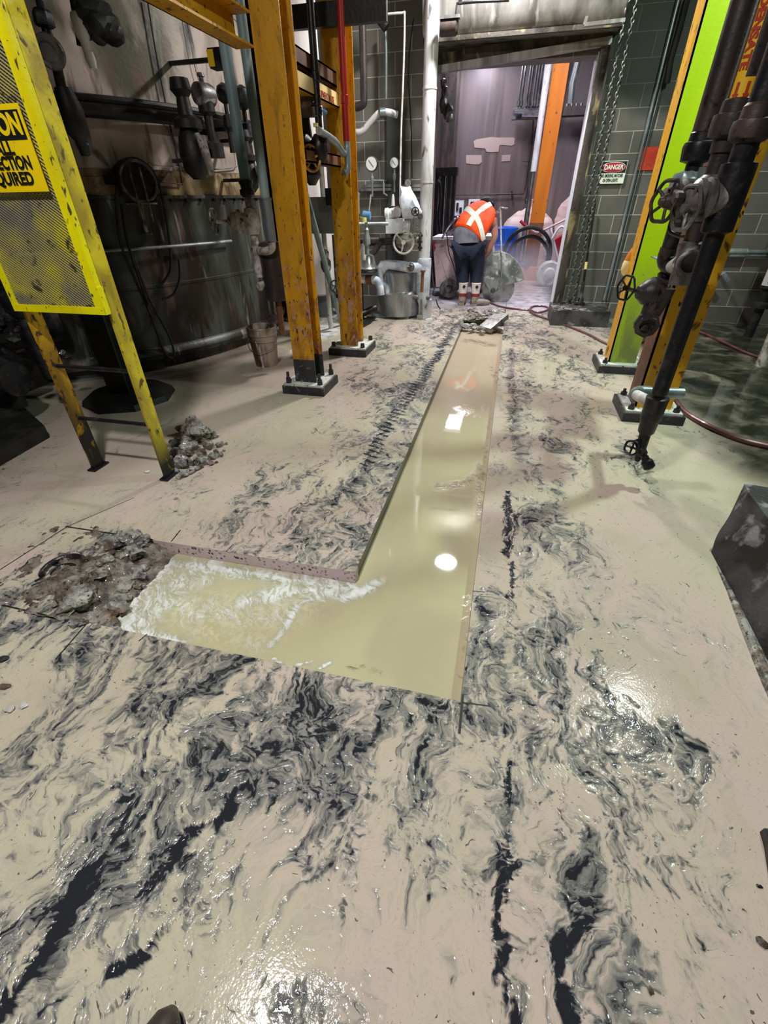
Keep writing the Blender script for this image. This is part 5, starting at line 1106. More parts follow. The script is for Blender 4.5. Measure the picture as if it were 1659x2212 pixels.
# bulk bags
def bulk_bag(px, y, w, h, label, z0=.14, sag=.06):
    x = P(px,520,y).x; T = Thing('bulk_bag', label, 'bag', (x,y,0), 'white bulk bags on pallets in the far room')
    mb = MB(); n_, m_ = 28, 14; vs = []; 
    for j in range(m_+1):
        t = j/m_; zz = z0+h*t; rr = w/2*(1+.10*math.sin(t*PI))*(1 if t < .82 else 1-(t-.82)*2.6)
        for k in range(n_):
            a = 2*PI*k/n_; q = 3.2; cx_ = math.copysign(abs(math.cos(a))**(2/q),math.cos(a)); sy_ = math.copysign(abs(math.sin(a))**(2/q),math.sin(a))
            v = Vector((x+rr*cx_,y+rr*sy_,zz)); d = mnoise.noise(v*Vector((3,3,11)) if False else Vector((v.x*3,v.y*3,v.z*12)))*.035; vs.append(v+Vector((cx_,sy_,.3))*d)
    mb.add(vs, [[j*n_+k,j*n_+(k+1)%n_,(j+1)*n_+(k+1)%n_,(j+1)*n_+k] for j in range(m_) for k in range(n_)]+[list(range(n_))[::-1],[m_*n_+k for k in range(n_)]])
    T.part('sack', mb, 'bag', smooth=60); T.part('spout', MB().lathe((x,y,z0+h-.04),(0.1,0,1),[(0,w*.22),(.08,w*.12),(.14,w*.10),(.24,w*.15),(.25,.02)],14), 'bag', smooth=60)
    T.part('pallet', MB().box((x-w*.55,y-w*.55,.09),(x+w*.55,y+w*.55,z0)).box((x-w*.55,y-w*.55,0),(x-w*.4,y+w*.55,.09)).box((x+w*.4,y-w*.55,0),(x+w*.55,y+w*.55,.09)), 'brown', smooth=0)
    return T
bulk_bag(1136,12.45,1.0,1.10,'wrinkled white bulk bag on a pallet behind the orange column')
bulk_bag(1244,12.55,.95,1.42,'taller white bulk bag on a pallet at the right edge of the doorway')
single('drum', MB().lathe((P(1089,500,11.75).x,11.75,0),(0,0,1),[(0,.28),(.02,.3),(.3,.3),(.31,.31),(.33,.31),(.34,.3),(.62,.3),(.63,.31),(.65,.31),(.66,.3),(.95,.3),(.97,.27),(.98,.02)],28), 'blue', 'blue plastic drum behind the worker, left of the bulk bags', 'drum', (P(1089,500,11.75).x,11.75,0))
# black hose hoop
c = P(1140,535,10.6); T = Thing('hose_coil', 'upright coil of thick black hose looped over beside the orange column', 'hose', (c.x,10.6,0))
for i, (R, dy) in enumerate(((.47,0),(.42,.07))):
    T.part('hose_turn', MB().tube([(c.x+dy*.3+R*.95*math.cos(t),10.6+dy,max(.03,.55-.1*i+R*.98*math.sin(t))) for t in np.linspace(-.9,PI+.9,30)], .036, 10), 'rubber')
# hand cart
w0 = F(1186,617); T = Thing('hand_cart', 'pink and white two-wheeled hand cart beside the right door jamb', 'cart', (w0.x,w0.y,0))
y_ = w0.y
T.part('wheel', MB().lathe(P(1184,590,y_)-Vector((0,.05,0)),(0.15,-1,0),[(0,.10),(.0,.2),(.02,.235),(.08,.235),(.10,.2),(.09,.12),(.12,.09),(.13,.02)],30), 'white')
T.part('wheel', MB().lathe((w0.x+.40,y_+.15,.235),(0.15,-1,0),[(0,.10),(.0,.2),(.02,.235),(.08,.235),(.10,.2),(.09,.12),(.12,.02)],30), 'castgrey')
T.part('handle', MB().tube([P(1127,480,y_),P(1140,491,y_),P(1157,502,y_),P(1168,500,y_),P(1200,485,y_),P(1226,472,y_)],.020,10,smooth=5), 'pink'); T.part('grip', MB().cyl(P(1124,477,y_),P(1136,489,y_),.028,n=10), 'signred')
T.part('frame_tube', MB().tube([P(1172,500,y_),P(1180,545,y_),P(1192,575,y_)],.026,8).tube([P(1188,490,y_+.1),P(1200,540,y_+.1),P(1210,580,y_+.1)],.026,8).tube([P(1193,515,y_),P(1205,495,y_),P(1216,490,y_),P(1222,505,y_),P(1216,530,y_)],.022,8,smooth=4), 'whitebright')
T.part('tank_box', MB().prism([P(1196,520,y_+.1),P(1222,505,y_+.1),P(1222,590,y_+.1),P(1206,585,y_+.1)],(0,.3,0)), 'signred'); T.part('side_plate', MB().prism([P(1176,520,y_-.02),P(1192,515,y_-.02),P(1206,585,y_-.02),P(1192,580,y_-.02)],(0,.04,0)), 'pink')

# concrete saw
SY = 8.95
T = Thing('concrete_saw', 'walk-behind concrete saw with a pale pink body and grey blade guard, worked by the person', 'saw', (-.55,SY,0))
def poly(pts, y, dy): return MB().prism([P(a,b_,y) for a, b_ in pts],(0,dy,0))
T.part('body', poly([(934,517),(985,518),(1062,515),(1066,560),(1050,590),(1046,620),(942,620),(938,560)],SY,.75), 'pink', smooth=0)
T.part('side_panel', poly([(953,560),(972,553),(984,595),(966,602)],SY-.012,.012), 'pink', smooth=0)
T.part('top_deck', poly([(934,512),(1062,510),(1062,518),(934,518)],SY-.05,.8), 'whitebright', smooth=0)
a = P(968,628,SY-.15); 
def sawwheel(c): return MB().lathe(c+Vector((0,.06,0)),(0,-1,0),[(0,.06),(0,.13),(.02,.16),(.09,.16),(.11,.13),(.10,.07),(.13,.05),(.135,.01)],28)
T.part('wheel', sawwheel(Vector((a.x,SY-.1,.165))), 'castgrey'); T.part('wheel', sawwheel(Vector((a.x,SY+.6,.165))), 'castgrey'); T.part('wheel', sawwheel(Vector((a.x+.5,SY+.6,.165))), 'castgrey')
T.part('handlebar', MB().tube([P(955,515,SY-.1),P(966,494,SY-.2),P(978,478,SY-.25),P(990,470,SY-.2),P(1000,490,SY-.1)],.016,8,smooth=5), 'steel'); T.part('handlebar', MB().tube([P(958,512,SY+.4),P(972,484,SY+.3),P(984,472,SY+.3)],.014,8,smooth=4), 'steel')
T.part('engine', poly([(966,500),(992,490),(1000,512),(960,514)],SY+.2,.4), 'castgrey')
T.part('control_knob', MB().cyl(P(937,526,SY-.03),P(937,526,SY),.02,n=10).cyl(P(938,535,SY-.03),P(938,535,SY),.025,n=10), 'signred')
gx_ = P(1078,600,8.75); gc = P(1066,620,8.7)
gc = Vector((P(1066,610,8.7).x+.02,8.7,.22))
g_ = MB(); R_g = .53
pts = [(1047,618),(1043,590),(1050,560),(1062,545),(1080,542),(1100,550),(1118,566),(1128,585),(1132,603),(1126,608),(1080,618),(1073,630),(1062,630),(1052,624)]
T.part('blade_guard', poly(pts,8.66,.10), 'guard', smooth=30)
T.part('guard_hub', poly([(1050,575),(1075,580),(1078,612),(1072,628),(1058,630),(1048,610)],8.60,.07), 'guard', smooth=30)
T.part('guard_ridge', MB().tube([P(1082,542,8.64),P(1084,570,8.64),P(1082,600,8.64),P(1077,617,8.64)],.012,8), 'steel')
bc = P(1080,590,8.71); T.part('blade', MB().lathe((bc.x,8.708,.21),(0,1,0),[(0,.01),(.0,.27),(.004,.27),(.004,.01)],48), 'steel')
T.part('spindle', MB().cyl((P(1066,618,8.6).x,8.55,.2),(P(1066,618,8.6).x,8.72,.2),.04,n=14), 'castgrey')
T.part('guide_rod', MB().tube([P(1083,545,8.62),P(1082,500,8.62),P(1081,455,8.62),P(1080,447,8.62)],.014,8), 'white'); T.part('water_valve', MB().tube([P(1070,462,8.62),P(1076,455,8.62),P(1080,447,8.62),P(1088,449,8.62),P(1097,450,8.62)],.012,8).rock(P(1076,458,8.62),.03,3,1), 'steel')
T.part('cable', MB().tube([P(964,500,SY-.15),P(966,515,SY-.15),P(970,545,SY-.08),P(980,575,SY-.05),P(986,600,SY-.05)],.008,6,smooth=4), 'rubber')
# cables and the red hose
single('power_cable', MB().tube([P(931,560,8.6),P(934,590,8.5),F(938,625),F(944,655),F(951,668)],.011,8,smooth=6), 'rubber', 'black cable dropping to the floor between the tall white pipe and the saw', 'cable', F(951,668))
hp = [P(1036,612,8.6),F(1042,628,.12),F(1052,645,.03),F(1062,655,.014),F(1085,663,.014),F(1120,668,.014),F(1145,670,.014),F(1160,675,.014),F(1180,671,.014),F(1184,665,.014),F(1172,661,.014),F(1152,662,.014),F(1145,668,.03),F(1152,678,.014),F(1190,692,.014),F(1230,706,.014),F(1270,722,.014),F(1305,740,.014),F(1345,752,.014),F(1395,735,.014),F(1440,722,.014),F(1500,715,.014),F(1560,738,.014),F(1620,765,.014),F(1700,790,.014)]
single('water_hose', MB().tube(hp,.014,10,smooth=6), 'hose', 'maroon water hose looping across the floor from the saw to the right', 'hose', hp[4])
hp = [F(1455,860,.03),F(1480,890,.02),F(1520,915,.02),F(1570,938,.02),F(1620,955,.02),F(1700,972,.02)]
single('water_hose', MB().tube([F(1430,840,.02)]+hp,.020,10,smooth=6), 'hose', 'thick dark maroon hose curving out from behind the near right column', 'hose', hp[1])
# mist thrown up by the saw
V = bpy.data.materials.new('spray_mist'); V.use_nodes = True; nt = V.node_tree; nt.nodes.remove(nt.nodes['Principled BSDF'])
vs_ = nt.nodes.new('ShaderNodeVolumeScatter'); vs_.inputs['Color'].default_value = (.86,.84,1,1)
tc = nt.nodes.new('ShaderNodeTexCoord'); gr = nt.nodes.new('ShaderNodeTexGradient'); gr.gradient_type = 'SPHERICAL'; nt.links.new(tc.outputs['Object'], gr.inputs[0])
nn = nt.nodes.new('ShaderNodeTexNoise'); nn.inputs['Scale'].default_value = 2.5; nt.links.new(tc.outputs['Object'], nn.inputs[0])
mu = nt.nodes.new('ShaderNodeMath'); mu.operation = 'MULTIPLY'; nt.links.new(gr.outputs['Fac'], mu.inputs[0]); nt.links.new(nn.outputs[0], mu.inputs[1])
m2_ = nt.nodes.new('ShaderNodeMath'); m2_.operation = 'MULTIPLY'; nt.links.new(mu.outputs[0], m2_.inputs[0]); m2_.inputs[1].default_value = 1.5; nt.links.new(m2_.outputs[0], vs_.inputs['Density'])
nt.links.new(vs_.outputs[0], nt.nodes['Material Output'].inputs['Volume'])
bm = bmesh.new(); bmesh.ops.create_uvsphere(bm, u_segments=24, v_segments=14, radius=1); me = bpy.data.meshes.new('water_mist'); bm.to_mesh(me); bm.free(); me.materials.append(V)
mo = bpy.data.objects.new('water_mist', me); COL.objects.link(mo); mo.location = (.05,9.9,.30); mo.scale = (1.5,1.5,.55)
tag(mo, 'pale spray mist hanging low over the floor around the concrete saw', 'mist', kind='stuff')

# ================================================================== THE WORKER
def skin_obj(name, joints, edges, m, T, parent=None, sub=2, root=0, label=None):
    me = bpy.data.meshes.new(name); me.from_pydata([Vector(j[0])-T.loc for j in joints], edges, []); o = bpy.data.objects.new(name, me); COL.objects.link(o)
    md = o.modifiers.new('skin', 'SKIN'); md.use_smooth_shade = True
    sv = me.skin_vertices[0].data if me.skin_vertices else None
    if sv is None:
        bm = bmesh.new(); bm.from_mesh(me); bm.verts.layers.skin.verify(); bm.to_mesh(me); bm.free(); sv = me.skin_vertices[0].data
    for i, j in enumerate(joints):
        r = j[1]; sv[i].radius = (r, r) if not isinstance(r, tuple) else r; sv[i].use_root = (i == root)
    s_ = o.modifiers.new('subd', 'SUBSURF'); s_.levels = sub; s_.render_levels = sub
    bpy.context.view_layer.update(); dg = bpy.context.evaluated_depsgraph_get()
    nm = bpy.data.meshes.new_from_object(o.evaluated_get(dg)); o.modifiers.clear(); o.data = nm; nm.name = name
    nm.materials.clear(); nm.materials.append(MT[m]); nm.polygons.foreach_set('use_smooth', [True]*len(nm.polygons))
    o.parent = parent or T.o
    if label: o['label'] = label
    return o
WB = Vector((F(1012,662).x, 8.32, 0))
T = Thing('person', 'person in an orange safety vest and dark jeans bending over the concrete saw', 'person', WB)
J = lambda px, py, y: P(px, py, y)
hipL, hipR, pel = J(996,528,8.42), J(1029,530,8.42), J(1012,522,8.40)
kL, kR = J(1000,580,8.46), J(1030,582,8.48); 
aL, aR = J(999,640,8.36), J(1026,642,8.36)
fL, fR = Vector((aL.x,8.34,.0)), Vector((aR.x,8.32,.0))
chest, neck = J(1036,478,8.62), J(1052,464,8.78); sL, sR = J(1010,462,8.72), J(1066,480,8.62)
head = J(1052,446,8.86); eR, hR = J(1070,513,8.60), J(1051,548,8.68); eL, hL = J(1000,505,8.80), J(1020,530,8.95)
# continuous body
jb = [(pel,.17),(J(1022,500,8.50),.16),(chest,.17),(neck,.065),(head,.105),(head+Vector((.02,.07,-.03)),.085),
      (sR,.085),(eR,.052),(hR,.035),(sL,.085),(eL,.05),(hL,.035),(hipL,.12),(kL,.075),(aL,.05),(hipR,.12),(kR,.075),(aR,.05)]
body = skin_obj('body', jb, [(0,1),(1,2),(2,3),(3,4),(4,5),(2,6),(6,7),(7,8),(2,9),(9,10),(10,11),(0,12),(12,13),(13,14),(0,15),(15,16),(16,17)], 'skin', T)
# hands
def hand(h, d, side):
    d = d.normalized(); x, y, z = frame(d); jj = [(h-d*.03,.03),(h+d*.05,(.042,.02))]; ee = [(0,1)]
    for k in range(4):
        off = x*(k-1.5)*.02; L_ = (.07,.08,.075,.06)[k]; i = len(jj)
        jj += [(h+d*.07+off,.010),(h+d*(.07+L_*.55)+off+y*.012,.009),(h+d*(.07+L_)+off+y*.035,.008)]; ee += [(1,i),(i,i+1),(i+1,i+2)]
    i = len(jj); jj += [(h+d*.03+x*.04*side,.011),(h+d*.075+x*.06*side+y*.02,.009)]; ee += [(1,i),(i,i+1)]
    return skin_obj('hand', jj, ee, 'skin', T, parent=body, sub=1)
hand(hR, (hR-eR), -1); hand(hL, (hL-eL), 1)
# face details (turned away and down)
fd = Vector((.25,.6,-.76)).normalized(); fx = Vector((1,-.2,.1)).normalized(); fb = head+Vector((.02,.06,-.02))
T.part('nose', MB().rock(fb+fd*.10,(.018,.02,.02),1,2,rough=.05), 'skin', parent=body)
for s_ in (-1,1):
    T.part('ear', MB().rock(head+fx*.10*s_,(.018,.03,.035),2,2,rough=.05), 'skin', parent=body); T.part('eye', MB().rock(fb+fd*.085+fx*.035*s_,(.012,.012,.012),3,2,rough=0), 'white', parent=body)
T.part('mouth', MB().rock(fb+fd*.085+Vector((0,-.03,-.04)),(.026,.01,.006),4,2,rough=0), 'signred', parent=body)
hd = T.part('hair', MB().rock(head+Vector((-.003,-.025,.012)),(.122,.125,.125),7,3,rough=.05), 'hair')
T.part('cap', MB().lathe(head+Vector((-.01,.0,-.01)),(-.05,.25,1),[(0,.128),(.05,.130),(.10,.110),(.13,.06),(.137,.01)],24).lathe(head+Vector((0,.10,-.02)),(0,.3,1),[(0,.07),(.01,.08),(.016,.07)],18), 'cap')
# jeans
skin_obj('jeans', [(pel+Vector((0,0,-.01)),(.195,.165)),(hipL+Vector((.005,0,-.05)),.168),(J(999,556,8.44),.150),(kL,.128),(J(999,608,8.42),.108),(J(999,628,8.38),.092),
                   (hipR+Vector((-.005,0,-.05)),.168),(J(1030,558,8.45),.148),(kR,.125),(J(1029,610,8.44),.105),(J(1027,630,8.38),.090)],
         [(0,1),(1,2),(2,3),(3,4),(4,5),(0,6),(6,7),(7,8),(8,9),(9,10)], 'jeans', T)
# shirt and vest: closed lofts round the torso
skin_obj('sleeves', [(chest,.12),(J(1050,467,8.74),.09),(sR+Vector((-.02,0,.0)),.105),(J(1070,500,8.62),.080),(sL,.10),(J(1004,482,8.78),.075)],
         [(0,1),(0,2),(2,3),(0,4),(4,5)], 'shirt', T)
SPN = [J(1012,527,8.40), J(1013,508,8.42), J(1020,490,8.48), J(1031,474,8.58), J(1043,461,8.70), J(1053,453,8.82)]
SD0, SD1 = Vector((1,0,0)), (J(1068,476,8.62)-J(1014,455,8.76)).normalized()
def spine(t):
    u = max(0, min(t*5, 4.9999)); k = int(u); return SPN[k].lerp(SPN[k+1], u-k)
def tor(t, a, off=0.0, hang=0.0):
    c = spine(t); tg = (spine(min(1,t+.08))-spine(max(0,t-.08))).normalized(); sd = SD0.lerp(SD1, min(1,t*1.4)).normalized(); sd = (sd-tg*sd.dot(tg)).normalized(); bk = sd.cross(tg).normalized()
    w = np.interp(t,[0,.2,.5,.75,.9,1],[.235,.248,.255,.245,.19,.10]); d = np.interp(t,[0,.2,.5,.75,.9,1],[.165,.16,.165,.165,.13,.07])
    e_ = sd*math.cos(a)*w+bk*math.sin(a)*d; v = c+e_*(1+off/e_.length); v += e_.normalized()*mnoise.noise(v*8)*.016; return v-tg*hang*(.5+.5*math.cos(a+.6))**1.4, e_.normalized()
def loft(t0, t1, off, hang=0.0, NN=36, MM=14):
    vs = []; 
    for j in range(MM+1):
        t = t0+(t1-t0)*j/MM; vs += [tor(t, 2*PI*k/NN, off, hang*(1-j/MM))[0] for k in range(NN)]
    return MB().add(vs, [[j*NN+k,j*NN+(k+1)%NN,(j+1)*NN+(k+1)%NN,(j+1)*NN+k] for j in range(MM) for k in range(NN)]+[[MM*NN+k for k in range(NN)],list(range(NN))[::-1]])
T.part('shirt', loft(0,.97,.0), 'shirt', smooth=80)
ve = T.part('safety_vest', loft(.27,.98,.016,.17), 'vest', smooth=80)
def gpt(t, a, off=.0):
    h_ = .17*(1-max(0,(t-.27))/.71); v, e_ = tor(t, a, .016+off, h_); return v
ax0, ax1 = SPN[0], SPN[5]
def strip(ta, aa, tb, ab, w, off, m_, name):
    n_ = 22; vs = []; 
    cen = [gpt(ta+(tb-ta)*i/n_, aa+(ab-aa)*i/n_, off) for i in range(n_+1)]
    for i in range(n_+1):
        tg = (cen[min(i+1,n_)]-cen[max(i-1,0)]).normalized(); c = spine(ta+(tb-ta)*i/n_); nr = (cen[i]-c).normalized(); sd = tg.cross(nr).normalized()
        vs += [cen[i]-sd*w/2, cen[i]+sd*w/2]
    T.part(name, MB().add(vs, [[2*i,2*i+1,2*i+3,2*i+2] for i in range(n_)]), m_, parent=ve, smooth=80)
for ta, aa, tb, ab in ((.30,1.62,.95,1.15),(.62,2.75,.34,.20)):
    strip(ta,aa,tb,ab,.082,.006,'tapeedge','tape_edge'); strip(ta,aa,tb,ab,.058,.009,'tape','reflective_tape')
# boots
for f_, a_, tx in ((fL,aL,Vector((.02,.22,0))),(fR,aR,Vector((.22,.10,0)))):
    bt = T.part('boot', MB().tube([Vector((a_.x,a_.y,.22)),Vector((a_.x,a_.y,.14)),Vector((f_.x,f_.y,.055))],[.062,.060,.062],14).tube([Vector((f_.x,f_.y,.05))-tx*.22,Vector((f_.x,f_.y,.055)),Vector((f_.x,f_.y,.05))+tx*.5,Vector((f_.x,f_.y,.038))+tx*.95,Vector((f_.x,f_.y,.035))+tx*1.12],[.048,.056,.05,.044,.024],14).box((f_.x-.045,f_.y-.07,0),(f_.x+.045,f_.y-.01,.03)), 'boot')
    T.part('boot_shaft', MB().lathe((a_.x,a_.y,.17),(0,0,1),[(0,.066),(.02,.068),(.12,.074),(.17,.080),(.172,.06)],16), 'bootwhite', parent=bt)
    T.part('boot_strap', MB().lathe((a_.x,a_.y,.14),(0,0,1),[(0,.065),(.005,.068),(.045,.069),(.05,.065)],16), 'bootred', parent=bt)
    T.part('pull_hole', MB().lathe((a_.x+.02,a_.y-.073,.29),(.1,-1,.05),[(0,.012),(.004,.024),(.006,.024),(.007,.01)],14), 'signblk', parent=bt)

# ================================================================== RIGHT SIDE
def box_column(x, y, w, d, label, m_face, m_side):
    T = Thing('steel_column', label, 'column', (x,y,0)); h = .225
    T.part('plinth', MB().prism([(x-h,y-h,0),(x+h,y-h,0),(x+h,y+h,0),(x-h,y+h,0)],(0,0,.07)), 'base')
    T.part('base_plate', MB().box((x-h+.02,y-h+.02,.07),(x+h-.02,y+h-.02,.088)), 'grout')
    for sx, sy in ((-1,-1),(-1,1),(1,-1),(1,1)): T.part('anchor_bolt', MB().cyl((x+sx*(h-.06),y+sy*(h-.06),.088),(x+sx*(h-.06),y+sy*(h-.06),.14),.013,n=10).lathe((x+sx*(h-.06),y+sy*(h-.06),.088),(0,0,1),[(0,.026),(.026,.026)],6), 'base')
    T.part('shaft', MB().hsec(x,y,.088,6.4,w,d,.016,flip=False).box((x-w/2,y-d/2,.088),(x-w/2+.016,y+d/2,6.4)), m_face, smooth=0)
    return T
T = box_column(1.245,5.22,.26,.24,'steel column coloured lime by painted-in green light, the farther of the two on the right','lime','yellow')
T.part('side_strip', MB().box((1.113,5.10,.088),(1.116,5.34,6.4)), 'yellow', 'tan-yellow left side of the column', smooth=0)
T = box_column(1.263,3.97,.27,.24,'near right yellow steel column behind the black vertical pipe','yellow','brown')
T.part('side_strip', MB().box((1.124,3.85,.088),(1.128,4.09,6.4)), 'brown', 'left side of the column, its shade painted brown', smooth=0)  # shade on the left flange painted as a brown strip

# near black pipe with its big gate valve
px_, py2 = .912, 2.75
zt_ = 1.62
T = Thing('black_drop_pipe', 'near black vertical pipe with the big horizontal gate valve, before the right columns', 'pipe', (px_,py2,.1))
z = lambda px, py: P(px,py,py2).z
zc = z(1575,432)
T.part('upper_pipe', MB().cyl((px_,py2,zc+.1),(px_,py2,5.0),.048,n=22), 'black')
zu = z(1625,270)
T.part('union', MB().lathe((px_,py2,zu-.06),(0,0,1),[(0,.05),(.015,.075),(.05,.08),(.075,.075),(.08,.06),(.12,.058),(.13,.05)],18), 'brownpipe')
T.part('valve_tee', MB().lathe((px_,py2,zc-.13),(0,0,1),[(0,.045),(.01,.066),(.24,.070),(.26,.068),(.265,.050)],24), 'black')
T.part('valve_bonnet', MB().lathe((px_-.02,py2,zc),(-1,-.12,.03),[(0,.066),(.055,.068),(.060,.082),(.080,.084),(.085,.070),(.10,.072),(.105,.080),(.125,.078),(.14,.06),(.155,.045),(.165,.028)],28), 'castgrey', 'worn grey valve bonnet')
st_ = T.part('valve_stem', MB().cyl((px_-.17,py2-.02,zc+.006),P(1482,450,2.70),.017,n=12).lathe((px_-.19,py2-.024,zc+.01),(-1,-.12,.03),[(0,.026),(.03,.028),(.04,.020)],8), 'brownpipe')
T.part('handwheel', wavy_wheel_mb(P(1482,450,2.70),(-1,-.35,.05),.085,.009), 'castgrey', parent=st_)
T.part('lower_pipe', MB().cyl((px_,py2,z(1425,850)),(px_,py2,zc-.12),.041,n=22), 'black', 'smooth black lower pipe')
zq = z(1412,880)
T.part('reducing_tee', MB().lathe((px_,py2,zq-.17),(0,0,1),[(0,.03),(.02,.045),(.09,.05),(.1,.056),(.2,.058),(.23,.060),(.235,.048)],18), 'black')
nb_ = P(1372,852,3.12); n0 = Vector((px_-.01,py2,zq+.02))
T.part('nipple', MB().cyl(n0, nb_, .032,n=16), 'white', 'pale short nipple'); T.part('elbow', MB().tube([n0.lerp(nb_,.92),nb_,nb_+Vector((.03,.05,.0)),nb_+Vector((.10,.06,0))],.040,14,smooth=4).cyl(nb_+Vector((.09,.06,0)),nb_+Vector((.30,.08,0)),.034), 'galv')
T.part('spout', MB().lathe((px_,py2,zq-.16),(.02,-.06,-1),[(0,.032),(.10,.03),(.14,.022),(.18,.015)],16), 'black')
zv_ = max(.085, z(1395,985))
dv = T.part('drain_valve', MB().lathe((px_-.01,py2-.01,zv_+.06),(.55,-.35,-.75),[(-.05,.014),(0,.018),(.015,.028),(.05,.028),(.06,.020),(.09,.024),(.10,.034),(.14,.034),(.15,.022),(.152,.01)],14).cyl((px_,py2,zq-.33),(px_-.01,py2-.01,zv_+.06),.014,n=10), 'black')
T.part('drain_wheel', wavy_wheel_mb((px_-.055,py2-.03,zv_+.06),(-.6,-.8,.2),.042,.007,5), 'black', parent=dv)

# second pipe (brown, labelled) with plugged tee, and third pipe behind
Y2 = 3.12
x2 = (P(1512,480,Y2).x+P(1600,200,Y2).x)/2; z = lambda px, py: P(px,py,Y2).z
T = Thing('labelled_pipe', 'brown-black pipe carrying the yellow steam label, between the columns on the right', 'pipe', (x2,Y2,.6))
T.part('upper_pipe', MB().cyl((x2,Y2,z(1560,330)),(x2,Y2,5.0),.056,n=22), 'brownpipe')
T.part('union', MB().lathe((x2,Y2,z(1575,300)),(0,0,1),[(0,.058),(.01,.085),(.06,.088),(.09,.085),(.095,.066),(.14,.064),(.145,.057)],18), 'brownpipe')
zt3 = z(1503,567)
T.part('lower_pipe', MB().cyl((x2,Y2,zt3),(x2,Y2,z(1565,320)),.046,n=20), 'brownpipe')
T.part('plugged_tee', MB().lathe((x2,Y2,zt3+.10),(0,0,-1),[(0,.05),(.01,.062),(.05,.062),(.06,.055),(.2,.055),(.21,.05)],20).lathe((x2,Y2-.03,zt3),(-.1,-1,.1),[(0,.055),(.03,.062),(.07,.062),(.075,.05),(.076,.045),(.065,.04),(.064,.005)],22), 'castgrey')
T.part('mid_valve_body', MB().lathe((x2,Y2,z(1525,430)+.1),(0,0,-1),[(0,.05),(.02,.07),(.18,.07),(.2,.05)],20).lathe((x2,Y2,z(1525,430)),(-1,-.2,.05),[(0,.07),(.10,.065),(.11,.08),(.14,.08),(.15,.06),(.22,.04)],20), 'castgrey')
hw = P(1437,435,Y2-.15); sw = T.part('stem', MB().cyl((x2-.2,Y2-.04,z(1525,430)+.01),hw,.018,n=10).lathe(hw+Vector((.09,.02,0)),(-1,-.2,0),[(0,.03),(.03,.045),(.09,.03),(.12,.015)],14), 'brownpipe')
T.part('handwheel', wavy_wheel_mb(hw,(-1,-.55,.1),.088,.009), 'brownpipe', parent=sw)
lz = z(1590,225)
Tl = Thing('pipe_label', 'yellow pipe label with maroon lettering and two down arrows on the brown pipe', 'label', (x2,Y2-.06,lz))
ang0 = -PI/2-.35
def wrap(r, a0, a1, z0, z1, n_=8):
    vs = []
    for k in range(n_+1):
        a = a0+(a1-a0)*k/n_; vs += [(x2+r*math.cos(a),Y2+r*math.sin(a),z0),(x2+r*math.cos(a),Y2+r*math.sin(a),z1)]
    return MB().add(vs, [[2*k,2*k+2,2*k+3,2*k+1] for k in range(n_)])
Tl.part('arrow_sheet', wrap(.0575,ang0-.75,ang0+.85,lz-.015,lz+.085), 'labelyel'); Tl.part('text_sheet', wrap(.0575,ang0-.75,ang0-.05,lz+.085,lz+1.6), 'labelyel')
for a in (ang0-.35, ang0+.35):
    nx_, ny_ = math.cos(a), math.sin(a); o_ = Vector((x2+nx_*.0585,Y2+ny_*.0585,lz+.035)); tx_ = Vector((-ny_,nx_,0)); u_ = Vector((0,0,1)); N2 = Vector((nx_,ny_,0))*.001
    Tl.part('arrow', MB().prism([o_+tx_*.006+u_*.035,o_-tx_*.006+u_*.035,o_-tx_*.006-u_*.005,o_-tx_*.013-u_*.005,o_-u_*.035,o_+tx_*.013-u_*.005,o_+tx_*.006-u_*.005],N2), 'labelred', smooth=0)
a = ang0-.40; nx_, ny_ = math.cos(a), math.sin(a)
text(Tl, 'lettering', 'STEAM CONDENSATE', .044, (x2+nx_*.0592,Y2+ny_*.0592,lz+.11), (0,0,-1), (-ny_*1,nx_*1,0), 'labelred', .002, align='RIGHT', squeeze=1.25)
Y3 = 3.45
x3 = (P(1590,60,Y3).x+P(1475,440,Y3).x)/2; z = lambda px, py: P(px,py,Y3).z
T = Thing('black_riser', 'plain black pipe with a union, right against the lime column', 'pipe', (x3,Y3,.8))
zu = z(1512,318); zb3 = z(1452,560)
T.part('upper_pipe', MB().cyl((x3,Y3,zu),(x3,Y3,5.0),.060,n=22), 'brownpipe'); T.part('union', MB().lathe((x3,Y3,zu-.07),(0,0,1),[(0,.045),(.01,.078),(.07,.085),(.09,.08),(.095,.066),(.13,.064),(.135,.06)],18), 'black')
T.part('lower_pipe', MB().cyl((x3,Y3,zb3),(x3,Y3,zu),.042,n=20), 'black')
T.part('elbow', MB().tube([(x3,Y3,zb3+.06),(x3,Y3,zb3),(x3+.02,Y3-.03,zb3-.03),Vector((x3+.04,Y3-.07,zb3-.035))],.048,14,smooth=3), 'brownpipe')
T.part('cross_nipple', MB().cyl((x3+.03,Y3-.06,zb3-.035),(x2-.03,Y2,zt3),.036,n=16), 'white', 'pale nipple crossing to the plugged tee')
T.part('head_valve', MB().lathe(P(1500,400,Y3),(1,-.1,.25),[(-.12,.05),(-.1,.08),(-.02,.085),(.0,.075),(.10,.075),(.12,.03)],20).rock(P(1485,395,Y3-.05),.07,9,2,rough=.1), 'bluepipe')
T.part('name_plate', MB().box(P(1515,378,Y3-.1)-Vector((.02,.005,.02)),P(1570,370,Y3-.1)+Vector((.0,.005,.02))), 'galv')
T.part('lower_wheel', wavy_wheel_mb(P(1478,478,Y3-.25),(-.6,-1,.1),.07,.009,5), 'castgrey')
